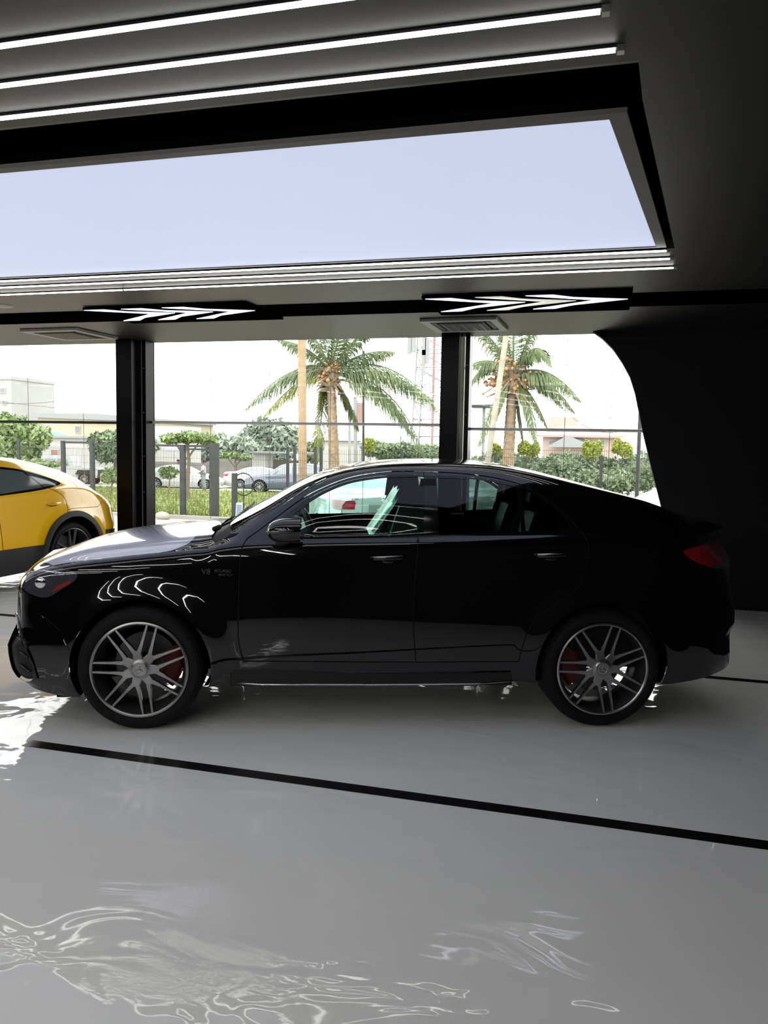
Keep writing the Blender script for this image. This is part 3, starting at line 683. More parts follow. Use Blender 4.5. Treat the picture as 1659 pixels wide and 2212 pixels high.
end_cap(sh, sh.x0, .06, 'grille', 'matte_black', car, off=.004, zr=(.56, .93), yr=(-1, .52))
end_cap(sh, sh.x1, .08, 'tailgate', B, car, sgn=1)
end_cap(sh, sh.x1, .08, 'tail_light_bar', 'red_lens', car, off=.004, zr=(1.03, 1.10), yr=(-1, 1), sgn=1)
for sd in (-1, 1):
    for k in range(1): pass
# underbody, wheel wells, sills
MB().box(-.62, 3.70, -.74, .74, .33, .40).build('underbody', 'matte_black', car)
for sd in (-1, 1):
    MB().box(.55, 2.36, min(sd*.80, sd*.94), max(sd*.80, sd*.94), .262, .40).build('sill', 'matte_black', car, bevel=.015)
    MB().tube([(.60, sd*.985, .300), (.75, sd*.992, .292), (1.5, sd*.995, .289), (2.1, sd*.992, .292), (2.35, sd*.985, .308)], .009, 8, sq=(.6, 1)).build('running_board_trim', 'chrome', car, smooth=True)
    rbm = MB().prism([(.80,.262),(.985,.262),(.995,.275),(.985,.283),(.80,.285)], 'x', .58, 2.37).build('running_board', 'matte_black', car)
arch_liner(car, 0, .385, .436, sh); arch_liner(car, 2.935, .385, .436, sh)
for x in (0, 2.935):
    for sd in (-1, 1): wheel(car, x, sd*(.985-.14), .385, sd, R=.390 if x > 1 else .390, rim=.298)
# spoiler
sp = MB(); n = 24
for k in range(n+1):
    yy = -.70+1.40*k/n; xx = 3.74 + .07*(1-(yy/.70)**2)
    sp.v += [(xx-.16, yy, 1.305), (xx-.04, yy, 1.328), (xx+.085, yy, 1.296), (xx+.09, yy, 1.280), (xx+.0, yy, 1.245), (xx-.12, yy, 1.225)]
sp.f += [(k*6+i, k*6+(i+1) % 6, (k+1)*6+(i+1) % 6, (k+1)*6+i) for k in range(n) for i in range(6)] + [(0,1,2,3,4,5), tuple(n*6+i for i in range(6))]
sp.build('spoiler', B, car, smooth='angle')
# mirrors
for sd in (-1, 1):
    m = MB(); n = 14; prof = []
    for k in range(11):
        u = k/10; xx = .78+.21*u; hh = .075*math.sqrt(max(0, 1-(1-min(1, u*1.7))**2.4)) if u < .6 else .075-.004*(u-.6); ww = .115*math.sqrt(max(.02, 1-(1-min(1, u*1.5))**2))
        for j in range(n):
            a = 2*math.pi*j/n; ca, sa = math.cos(a), math.sin(a)
            m.v.append((xx, sd*(1.035+ww*np.sign(ca)*abs(ca)**.7), 1.262+.012*u+hh*np.sign(sa)*abs(sa)**.75))
    m.f += [(i*n+j, i*n+(j+1) % n, (i+1)*n+(j+1) % n, (i+1)*n+j) for i in range(10) for j in range(n)] + [tuple(range(n))[::-1], tuple(10*n+j for j in range(n))]
    mo = m.build('side_mirror', B, car, smooth='angle')
    MB().tube([(.86, sd*.87, 1.165), (.87, sd*.93, 1.175), (.90, sd*1.0, 1.20)], [.045, .035, .03], 10, sq=(.5, 1)).build('mirror_stalk', 'matte_black', mo, smooth=True)
    MB().tube([(.80, sd*1.148, 1.268), (.86, sd*1.153, 1.270), (.95, sd*1.152, 1.276)], [.006, .010, .010], 8, sq=(1, .4)).build('mirror_indicator', 'clear_lens', mo, smooth=True)
# door handles, lock caps
for xa, za in ((1.43, 1.088), (2.475, 1.116)):
    for sd in (-1, 1):
        y0 = sh.side_y(xa+.1, za); door = parts['front_door' if xa < 2 else 'rear_door'][0 if sd < 0 else 1]
        h = MB().tube([(xa, sd*(y0+.004), za), (xa+.02, sd*(y0+.035), za+.002), (xa+.10, sd*(y0+.045), za+.006), (xa+.19, sd*(y0+.035), za+.010), (xa+.215, sd*(y0+.004), za+.011)], [.011, .014, .015, .014, .010], 10, sq=(1, .6)).build('door_handle', B, door, smooth=True)
        MB().tube([(xa+.01, sd*(y0+.040), za+.011), (xa+.10, sd*(y0+.052), za+.015), (xa+.20, sd*(y0+.040), za+.019)], .0035, 6).build('handle_strip', 'chrome', door, smooth=True)
        MB().sphere((xa+.11, sd*(y0+.001), za-.022), (.04, .004, .013), 16, 8).build('handle_recess', B, door, smooth=True)
# fender badge
yb = sh.side_y(.47, .98)
for sd in (-1, 1):
    rot = (math.pi/2, 0, 0) if sd < 0 else (math.pi/2, 0, math.pi)
    text('V8', .050, 'letter', car, (.40, sd*(yb+.006), .992), rot, 'badge_lettering'); text('BITURBO', .026, 'letter', car, (.505, sd*(yb+.006), .998), rot, 'badge_lettering'); text('4MATIC+', .022, 'letter', car, (.52, sd*(yb+.006), .974), rot, 'badge_lettering')
# headlight internals and intake vanes
for sd in (-1, 1):
    y0 = sh.side_y(-.60, .90)
    MB().tube([(-.74, sd*(y0-.05+.006), .965), (-.62, sd*(sh.side_y(-.62,.975)+.006), .975), (-.47, sd*(sh.side_y(-.47,.965)+.006), .968)], .006, 6).build('daytime_light', 'chrome', car, smooth=True)
    MB().sphere((-.63, sd*(y0+.001), .905), (.035, .012, .035), 16, 10).build('projector_lens', 'chrome', car, smooth=True)
    v = MB()
    for k in range(3): v.tube([(-.79+.01*k, sd*(sh.side_y(-.80, .5)-.02), .56-.09*k), (-.71+.01*k, sd*(sh.side_y(-.70, .45)+.006), .53-.09*k)], .010, 6, sq=(.5, 1))
    v.build('intake_fin', 'gloss_black', car, smooth=True)
    MB().tube([(x_, sd*(sh.side_y(x_, z_)+.004), z_) for x_, z_ in smooth_line([(-.87,.66),(-.80,.62),(-.73,.53),(-.68,.42),(-.655,.30)], 4)], .009, 6).build('intake_trim', 'gloss_black', car, smooth=True)
MB().box(-.60, -.46, -.70, .70, .12, .21).build('splitter_flap', 'matte_black', car)
# wipers
w_ = MB()
for ya in (-.55, -.02): w_.tube([(.43, ya, 1.235), (.50, ya+.12, 1.262), (.56, ya+.55, 1.325)], .008, 6)
w_.tube([(.43, -.55, 1.235), (.40, -.60, 1.225)], .018, 8)
w_.build('windscreen_wiper', 'matte_black', car, smooth=True)
# interior
def seat(x, y, base=.62):
    s_ = MB().prism([(x-.42, base), (x-.40, base+.14), (x-.05, base+.16), (x+.08, base+.10), (x+.06, base)], 'y', y-.25, y+.25).build('seat', 'leather', car, bevel=.03, smooth='angle')
    MB().prism([(x-.02, base+.10), (x+.03, base+.30), (x+.13, base+.66), (x+.17, base+.78), (x+.25, base+.77), (x+.24, base+.60), (x+.14, base+.10)], 'y', y-.24, y+.24).build('seat_back', 'leather', s_, bevel=.035, smooth='angle')
    MB().prism([(x+.135, base+.80), (x+.15, base+.92), (x+.18, base+.955), (x+.24, base+.95), (x+.26, base+.83), (x+.22, base+.79)], 'y', y-.13, y+.13).build('headrest', 'leather', s_, bevel=.025, smooth='angle')
    return s_
for y in (-.38, .38):
    seat(1.50, y)
seat(2.42, -.40, .60); seat(2.42, .40, .60)
fl = MB().prism([(1.43,1.20),(1.46,1.20),(1.60,1.40),(1.655,1.52),(1.64,1.53),(1.57,1.41)], 'y', -.60, -.16).build('seat_cover_film', 'plastic_film', car)
MB().prism([(.45,1.13),(.55,1.20),(.86,1.225),(.98,1.17),(1.0,1.02),(.80,.75),(.45,.70)], 'y', -.80, .80).build('dashboard', 'leather', car, bevel=.02, smooth='angle')
MB().tube([(1.055+.075*math.cos(a)*-1 + .0, -.38+.19*math.sin(a), 1.17+.175*math.cos(a)) for a in np.linspace(0, 2*math.pi, 33)], .016, 8, cap=False).build('steering_wheel', 'leather', car, smooth=True)
MB().tube([(.90, -.38, 1.12), (1.05, -.38, 1.17)], [.05, .07], 12).build('steering_hub', 'leather', car, smooth=True)
for sd in (-1, 1):
    MB().prism([(.60,.45),(.62,1.13),(1.8,1.17),(2.9,1.20),(2.9,.75),(2.4,.45)], 'y', sd*.80, sd*.835).build('door_card', 'leather', car)
    MB().prism([(1.66,.5),(1.70,1.2),(1.76,1.585),(1.86,1.585),(1.83,1.2),(1.82,.5)], 'y', sd*.70, sd*.735).build('b_pillar_trim', 'matte_black', car)
MB().box(.5, 3.5, -.80, .80, .36, .44).build('cabin_floor', 'matte_black', car)
MB().box(2.80, 3.60, -.80, .80, .44, 1.17).build('parcel_shelf', 'matte_black', car)
MB().tube([(1.02, 0, 1.50), (1.04, -.12, 1.485), (1.04, .12, 1.485)], .025, 8).build('rear_view_mirror', 'matte_black', car)
# ------------------------------------------------------------------ generic SUV and sedan bodies for the other cars
def simple_car(P, reg, defs, name, loc, ang, label, step=.07, group=None, R=.34, rim=.235, style='10', lod=2, ywheel=.80, cab=None, cat='car', extras=None, caps=(.08, .08), paint='white_paint', bounds=None):
    s = Shell(P); root = empty(name, loc, ang, label, cat, group)
    d = dict(body=('body', paint, True, 0), seam=('body', 'seam', True, -.004)); d.update(defs); p = mesh_shell(s, reg, step, root, d)
    end_cap(s, s.x0, caps[0], 'front_fascia', paint, root); end_cap(s, s.x1, caps[1], 'rear_fascia', paint, root, sgn=1)
    w = P['curves']['W'][0][1]
    MB().box(-.5, P['wheels'][1][0]+.6, -.7, .7, .22, .36).build('underbody', 'matte_black', root)
    for wx, wz, ra in P['wheels']:
        arch_liner(root, wx, wz, ra, s, .45)
        for sd in (-1, 1): wheel(root, wx, sd*ywheel, wz, sd, R=R, rim=rim, style=style, lod=lod, width=.24)
    if extras: extras(root, s, p)
    return root, s, p
# yellow coupe SUV (inside, nose towards the camera at the left)
yc = dict(x0=-.90, x1=3.93, wheels=[(0, .385, .46), (3.03, .385, .46)], flare=.035, curves=dict(
    zt=[(-.9,.85),(-.5,.98),(0,1.07),(.5,1.13),(.75,1.22),(1.3,1.50),(1.7,1.60),(2.0,1.615),(2.4,1.60),(2.7,1.565),(3.0,1.50),(3.3,1.41),(3.55,1.30),(3.75,1.19),(3.93,1.10)],
    cr=[(-.9,.05),(.5,.05),(1.2,.06),(2,.07),(3,.07),(3.93,.05)], We=[(-.9,.75),(.3,.78),(.9,.70),(1.6,.64),(2.5,.63),(3.2,.64),(3.93,.74)],
    zb=[(-.9,.80),(0,1.0),(.8,1.10),(1.6,1.14),(2.1,1.16),(2.6,1.19),(3.0,1.225),(3.3,1.21),(3.6,1.12),(3.93,1.02)],
    Wb=[(-.9,.85),(1,.87),(2.5,.86),(3.1,.875),(3.93,.86)], W=[(-.9,.97),(1,.97),(2.2,.965),(3.0,1.0),(3.93,.98)],
    bot=[(-.9,.25),(.5,.21),(2.4,.22),(3.5,.28),(3.93,.36)], T=[(-.9,.82),(-.6,.93),(0,1),(3.2,1),(3.5,.985),(3.72,.95),(3.85,.90),(3.93,.84)]),
    sm=dict(T=.03), front=[(.2,.05),(.5,-.02),(.9,.05)], rear=[(.3,-.04),(.45,0),(.6,.0),(.75,-.01),(.9,-.02),(1.05,-.10),(1.2,-.14)])
yr = [('body', circ(x_, .385, r_, 100), 'side') for x_ in (0, 3.03) for r_ in (.60, .57, .54)] + [
    ('hood_glass', [(.62, 0), (1.25, 0), (1.15, xt(3.3)), (.75, xt(3.4))], 'xt'), ('rear_glass', [(2.85, 0), (3.5, 0), (3.45, xt(2.9)), (2.9, xt(2.9))], 'xt'),
    ('sill_trim', [(.3,.10),(.3,.52),(2.68,.53),(2.60,.42),(2.75,.10)], 'side'),
    ('rear_door', [(1.98,1.50)] + smooth_line([(1.96,1.18),(1.95,.9),(1.965,.53)], 4) + [(2.66,.53)] + smooth_line([(2.80,.80),(2.92,.90),(2.93,1.02),(2.87,1.12),(2.72,1.22)], 5) + smooth_line([(2.72,1.36),(2.4,1.47),(1.98,1.50)], 4), 'side'),
    ('front_door', [(.95,1.16),(.92,.8),(.95,.53),(1.955,.53),(1.94,.9),(1.95,1.18),(1.965,1.50),(1.5,1.48),(1.2,1.33)], 'side'),
    ('window_surround', smooth_line([(1.1,1.12),(1.2,1.34),(1.55,1.465),(1.95,1.485),(2.35,1.455),(2.65,1.395),(2.88,1.31),(2.955,1.265),(2.90,1.235),(2.6,1.185),(2.1,1.150),(1.5,1.125)], 5, True), 'side'),
    ('front_window', [(1.2,1.145),(1.27,1.32),(1.58,1.435),(1.93,1.458),(1.91,1.155)], 'side'),
    ('rear_window', [(1.975,1.16),(2.0,1.458),(2.34,1.430),(2.48,1.405),(2.66,1.215)], 'side'),
    ('rear_window', [(2.685,1.220),(2.515,1.398),(2.66,1.362),(2.84,1.295),(2.915,1.262),(2.86,1.240)], 'side'),
    ('seam', ribbon(smooth_line([(1.985,1.50),(1.96,1.18),(1.945,.9),(1.96,.53)], 5), .008), 'side'), ('seam', ribbon(smooth_line([(2.66,.53),(2.80,.80),(2.92,.90),(2.935,1.02),(2.87,1.12),(2.72,1.21)], 5), .008), 'side'),
    ('seam', ribbon(dens([(2.935,.93),(3.02,.94),(3.5,.93),(3.6,1.0)], .05, False), .006), 'side'),
    ('flare', circ(3.03, .385, .525), 'side'), ('flare', circ(0, .385, .525), 'side'),
    ('tail', [(3.50,1.085),(3.60,1.095),(3.93,1.09),(3.93,1.03),(3.62,1.035)], 'side'),
    ('vent', [(3.60,.50),(3.62,.62),(3.93,.60),(3.93,.40)], 'side'),
    ('hole', circ(0, .385, .455), 'side'), ('hole', circ(3.03, .385, .455), 'side'), ('hole', [(2.68,.05),(3.38,.05),(3.47,.40),(2.59,.40)], 'side'), ('hole', [(-.35,.05),(.35,.05),(.44,.40),(-.44,.40)], 'side')]
yd = dict(hood_glass=('windshield', 'dark_glass', True, 0), rear_glass=('rear_windshield', 'dark_glass', True, 0), sill_trim=('sill_trim', 'matte_black', False, .006), flare=('wheel_arch_trim', 'matte_black', False, .008), window_surround=('window_trim', 'gloss_black', False, 0),
          front_window=('side_window', 'dark_glass', False, .002), rear_window=('side_window', 'dark_glass', False, .002), front_door=('front_door', 'yellow', False, 0), rear_door=('rear_door', 'yellow', False, 0), tail=('tail_light', 'red_lens', False, .004), vent=('rear_vent', 'matte_black', False, .003))
YA = math.radians(81)
def y_ex(root, s, p):
    for sd, door in ((-1, p['rear_door'][0]), (1, p['rear_door'][1])):
        y0 = s.side_y(2.75, 1.02)
        MB().tube([(2.64, sd*(y0+.0), 1.012), (2.68, sd*(y0+.035), 1.015), (2.78, sd*(y0+.042), 1.02), (2.85, sd*(y0+.0), 1.022)], [.012, .018, .018, .012], 10, sq=(1, .6)).build('door_handle', 'yellow', door, smooth=True)
        MB().sphere((2.74, sd*(y0-.002), 1.0), (.10, .006, .03), 16, 8).build('handle_recess', 'seam', door, smooth=True)
ex = np.array([math.cos(YA), math.sin(YA), 0]); eyv = np.array([-math.sin(YA), math.cos(YA), 0])
yo = np.array([-6.45, 8.55, 0]) - 3.03*ex + .98*eyv
simple_car(yc, yr, yd, 'car', (yo[0], yo[1], 0), YA, 'bright yellow coupe SUV at the left edge, behind the black car\'s hood', step=.045, R=.385, rim=.30, style='5', lod=1, ywheel=.85, paint='yellow', extras=y_ex)

# white sedans standing outside the glass
sed = dict(x0=-.85, x1=3.90, wheels=[(0, .33, .375), (2.85, .33, .375)], flare=.02, curves=dict(
    zt=[(-.85,.68),(-.5,.80),(0,.92),(.35,.985),(.5,1.03),(.8,1.19),(1.15,1.36),(1.5,1.43),(1.9,1.445),(2.3,1.42),(2.7,1.33),(3.0,1.22),(3.25,1.13),(3.5,1.115),(3.75,1.105),(3.90,1.07)],
    cr=[(-.85,.04),(.4,.04),(1,.06),(2,.07),(3,.05),(3.4,.025),(3.90,.03)], We=[(-.85,.66),(.3,.70),(.8,.64),(1.5,.56),(2.3,.55),(2.9,.60),(3.3,.70),(3.9,.72)],
    zb=[(-.85,.66),(0,.84),(.8,.94),(1.8,.98),(2.8,1.02),(3.4,1.04),(3.9,.98)], Wb=[(-.85,.78),(1,.82),(3,.82),(3.9,.78)], W=[(-.85,.90),(1,.90),(3,.905),(3.9,.89)],
    bot=[(-.85,.22),(.5,.18),(2.4,.18),(3.4,.22),(3.9,.30)], T=[(-.85,.78),(-.6,.90),(-.2,.98),(.2,1),(3.1,1),(3.5,.975),(3.75,.93),(3.9,.86)]),
    sm=dict(T=.03), front=[(.2,.04),(.45,-.02),(.7,.05)], rear=[(.3,-.03),(.45,0),(.6,.0),(.8,-.03),(.95,-.05),(1.1,-.04)])
sr = [('ws', [(.48, 0), (1.12, 0), (1.05, xt(3.3)), (.58, xt(3.4))], 'xt'), ('rg', [(2.40, 0), (3.12, 0), (3.06, xt(3.0)), (2.48, xt(3.1))], 'xt'),
      ('side_glass', [(.80,.985),(1.02,1.20),(1.3,1.325),(1.70,1.365),(1.70,1.01)], 'side'), ('side_glass', [(1.78,1.015),(1.78,1.365),(2.1,1.36),(2.4,1.30),(2.72,1.17),(2.82,1.06)], 'side'),
      ('seam', ribbon(smooth_line([(1.74,1.38),(1.74,1.0),(1.72,.6),(1.73,.3)], 4), .012), 'side'), ('seam', ribbon(smooth_line([(.72,.95),(.68,.6),(.72,.3)], 4), .012), 'side'), ('seam', ribbon(smooth_line([(2.80,1.05),(2.72,.85),(2.5,.6),(2.42,.3)], 4), .012), 'side'),
      ('tail', [(3.50,.985),(3.62,1.01),(3.9,1.0),(3.9,.84),(3.66,.85)], 'side'), ('hl', [(-.85,.70),(-.55,.76),(-.45,.76),(-.6,.62),(-.85,.58)], 'side'),
      ('hole', circ(0, .33, .375), 'side'), ('hole', circ(2.85, .33, .375), 'side'), ('hole', [(-.25,.02),(.25,.02),(.36,.33),(-.36,.33)], 'side'), ('hole', [(2.6,.02),(3.1,.02),(3.21,.33),(2.49,.33)], 'side')]
sdn = dict(ws=('windshield', 'pale_glass', True, 0), rg=('rear_windshield', 'pale_glass', True, 0), side_glass=('side_window', 'pale_glass', False, .002), tail=('tail_light', 'red_lens', False, .004), hl=('headlight', 'clear_lens', False, .004))
def sed_ex(root, s, p):
    for sd in (-1, 1):
        c = end_cap(s, s.x1, .08, 'rear_lamp', 'red_lens', root, off=.006, zr=(.85, 1.0), yr=(.47, 2), sgn=1)
        me = c.data; bm = bmesh.new(); bm.from_mesh(me); bmesh.ops.delete(bm, geom=[f for f in bm.faces if f.calc_center_median().y*sd < 0], context='FACES'); bm.to_mesh(me); bm.free()
    MB().box(4.005, 4.02, -.26, .26, .82, .95).build('number_plate', 'b_win', root, bevel=.004)
    MB().box(4.02, 4.026, -.12, .12, .845, .875).build('plate_mark', 'white_paint', root)
    st = MB(); st.lathe([(.034, 0), (.040, .006), (.046, 0)], 24, 'x', (4.0, 0, 1.03))
    for k in range(3):
        a = 2*math.pi*k/3; st.tube([(4.0, 0, 1.03), (4.0, .038*math.sin(a), 1.03+.038*math.cos(a))], .005, 5)
    st.build('star_emblem', 'chrome', root)
    text('E 300', .055, 'letter', root, (3.995, -.50, 1.035), (math.pi/2, 0, math.pi/2), 'model_lettering', .002)
    MB().tube([(3.95, .80, .45), (4.01, .4, .43), (4.02, 0, .43), (4.01, -.4, .43), (3.95, -.80, .45)], .012, 6).build('bumper_trim', 'chrome', root, smooth=True)
    MB().tube([(3.975, .46, .82), (3.99, .30, .66), (4.0, 0, .62), (3.99, -.30, .66), (3.975, -.46, .82)], .004, 5).build('boot_seam', 'seam', root, smooth=True)
def place(px, depth, ang, lx, z, ly=0):
    u = (px-829.5)/F_PX; a = math.radians(YAW); r0 = np.array([math.cos(a), math.sin(a)]); f0 = np.array([-math.sin(a), math.cos(a)])
    p = r0*u*depth + f0*depth; e = np.array([math.cos(ang), math.sin(ang)]); n = np.array([-math.sin(ang), math.cos(ang)]); p = p - e*lx - n*ly
    return (p[0], p[1], z)
A1 = math.radians(-58)
wcar, ws, wp = simple_car(sed, sr, sdn, 'car', place(826, 13.6, A1, 3.95, -.15), A1, 'white sedan outside the glass, its tail seen through the black car\'s front window', step=.08, R=.33, rim=.24, lod=2, ywheel=.79, extras=sed_ex)
A2 = math.radians(-66); c2 = copy_tree(wcar); c2.location = place(1062, 14.5, A2, 3.95, -.15); c2.rotation_euler = (0, 0, A2); c2['label'] = 'white sedan outside the glass, glimpsed through the black car\'s rear side window'
A3 = math.radians(12); c3 = copy_tree(wcar); c3.location = place(1384, 13.9, A3, .62, -.15); c3.rotation_euler = (0, 0, A3); c3['label'] = 'white sedan outside the glass, its windscreen showing beside the curved black wall'

# ================================================================== OUTSIDE GROUND
def gz(y): return float(np.interp(y, [9.9, 19.6, 28, 46, 90, 260], [-.15, -.30, -.5, -1.0, -1.6, -2.4]))
def ground(name, y0, y1, m, x0=-60, x1=40, dz=0, ny=8):
    b = MB(); ys = np.linspace(y0, y1, ny+1)
    for a, c in zip(ys[:-1], ys[1:]): b.quad((x0, a, gz(a)+dz), (x1, a, gz(a)+dz), (x1, c, gz(c)+dz), (x0, c, gz(c)+dz))
    o = b.build(name, m); o['kind'] = 'structure'; return o
ground('paving', 9.9, 19.5, 'paving'); ground('grass_ground', 19.5, 40.5, 'grass_ground'); ground('road', 40.5, 230, 'sand', x0=-190, x1=120)
struct(MB().box(-40, 30, 19.35, 19.5, -.33, -.20), 'kerb', 'concrete')
random.seed(4); rng = np.random.default_rng(7)
gb = MB()
for k in range(15000):
    y = 19.7 + 20*random.random()**1.6; x = random.uniform(-24, 6) - (y-20)*.35; h = random.uniform(.06, .20)*(1+.5*math.sin(x*1.7)*math.sin(y*1.1)); a = random.uniform(0, 6.28); w = .012 + .02*random.random(); l = random.uniform(-.06, .06)
    z = gz(y); gb.add([(x-w*math.cos(a), y-w*math.sin(a), z), (x+w*math.cos(a), y+w*math.sin(a), z), (x+l, y+l*.5, z+h)], [(0, 1, 2)])
tag(gb.build('grass', 'grass_blade', fix=False), 'rough green grass growing beyond the mesh fence', 'grass', kind='stuff')

# ------------------------------------------------------------------ fence and gate
FY = 19.8
def fx(px): return atY(px, 1000, FY)[0]
fence = empty('mesh_fence', (fx(500), FY, gz(FY)), 0, 'dark steel mesh fence with square posts along the grass', 'fence'); fo_ = np.array(fence.location)
def post(px, top, w=.07, root=None, o=None, name='post'):
    p = atY(px, top, FY); r = root or fence; o = fo_ if o is None else o
    return MB().box(p[0]-w/2-o[0], p[0]+w/2-o[0], -w/2, w/2, 0, p[2]-o[2]).build(name, 'fence', r)
def panel(px0, px1, top, root, o, z0=.06):
    xa, xb = fx(px0)-o[0], fx(px1)-o[0]; zt = atY((px0+px1)/2, top, FY)[2]-o[2]; m = MB(); n = int((xb-xa)/.05)
    for k in range(n+1): x = xa+(xb-xa)*k/n; m.box(x-.0028, x+.0028, -.003, .003, z0, zt)
    for z in np.arange(z0+.02, zt, .20): m.box(xa, xb, -.009, -.003, z-.003, z+.003)
    return m.build('mesh_panel', 'wire', root, fix=False)
for px, tp in ((-150, 944), (-60, 946), (40, 948), (622, 965), (637, 965), (682, 965), (694, 966), (868, 970), (1072, 977), (1300, 985), (1460, 988)): post(px, tp)
prev = [(-150, -60), (-60, 40), (40, 136), (507, 622), (637, 682), (694, 868), (868, 1072), (1072, 1300), (1300, 1460)]
for a, b_ in prev: panel(a, b_, 962 if a < 500 else 972, fence, fo_)
gate = empty('gate', (fx(300), FY, gz(FY)), 0, 'dark steel mesh gate framed by tall posts behind the black car\'s hood', 'gate'); go_ = np.array(gate.location)
for px, tp, w in ((136, 952, .10), (199, 948, .11), (262, 960, .09), (395, 961, .13), (463, 957, .20)): post(px, tp, w, gate, go_, 'gate_post')
for a, b_, t0 in ((136, 199, 953), (199, 463, 957)):
    p, q = atY(a, t0, FY), atY(b_, t0+4, FY); MB().box(p[0]-go_[0], q[0]-go_[0], -.03, .03, p[2]-go_[2]-.06, p[2]-go_[2]).build('top_rail', 'fence', gate)
for a, b_ in ((395, 463),):
    p, q = atY(a, 968, FY), atY(b_, 968, FY); MB().box(p[0]-go_[0], q[0]-go_[0], -.03, .03, p[2]-go_[2]-.05, p[2]-go_[2]).build('leaf_rail', 'fence', gate)
MB().box(fx(199)-go_[0], fx(463)-go_[0], -.03, .03, .02, .07).build('bottom_rail', 'fence', gate)
for a, b_ in ((136, 199), (199, 262), (262, 395), (395, 463)): panel(a, b_, 966, gate, go_)
p = atY(452, 1030, FY); MB().box(p[0]-go_[0]-.05, p[0]-go_[0]+.05, -.12, -.03, p[2]-go_[2]-.06, p[2]-go_[2]+.05).build('gate_latch', 'alu', gate)
p = atY(507, 1022, 19.7); t = tag(MB().box(p[0]-.06, p[0]+.06, 19.63, 19.75, gz(19.7), p[2]).build('bollard', 'fence'), 'short dark post standing right of the gate', 'post')
p = atY(526, 1046, 21.5); t = empty('wheel_hoop', (p[0], 21.5, gz(21.5)), 0, 'thin wire hoop like a bicycle wheel, right of the short post', 'hoop')
MB().tube([(.33*math.cos(a), 0, p[2]-gz(21.5)+.33*math.sin(a)) for a in np.linspace(0, 2*math.pi, 33)], .016, 6, cap=False).build('ring', 'matte_black', t)
MB().tube([(0, 0, 0), (0, 0, p[2]-gz(21.5))], .02, 6).build('stem', 'fence', t)
p = atY(516, 1104, 19.2); t = empty('solar_panel', (p[0], 19.2, gz(19.2)), 0, 'small white-framed solar panel standing at the foot of the fence', 'solar panel')
q = MB().prism([(-.10, .02), (.09, .02), (.11, .52), (-.07, .52)], 'y', -.02, .02).build('frame', 'white_paint', t); g_ = MB()
for i in range(4):
    for j in range(7): x = -.065+i*.036+j*.0022; z = .07+j*.058; g_.add([(x, -.022, z), (x+.03, -.022, z), (x+.032, -.022, z+.048), (x+.002, -.022, z+.048)], [(0,1,2,3)])
g_.build('solar_cells', 'solar', q)
MB().box(-.03, .03, .02, .12, 0, .3).build('foot', 'steel_grey', t)
for px, s_, n_ in ((350, .22, 'near the foot of the second post'),):
    p = atY(px, 1112, 19.0); m = MB().sphere((0, 0, .08), (.22, .14, .13), 12, 8); m.v = [(x*(1+.15*math.sin(9*x+7*z)), y, z) for x, y, z in m.v]
    o = m.build('stone', 'sand', smooth=True); o.location = (p[0], 19.0, gz(19)); tag(o, 'small sandy stone lying at the foot of the gate', 'stone')

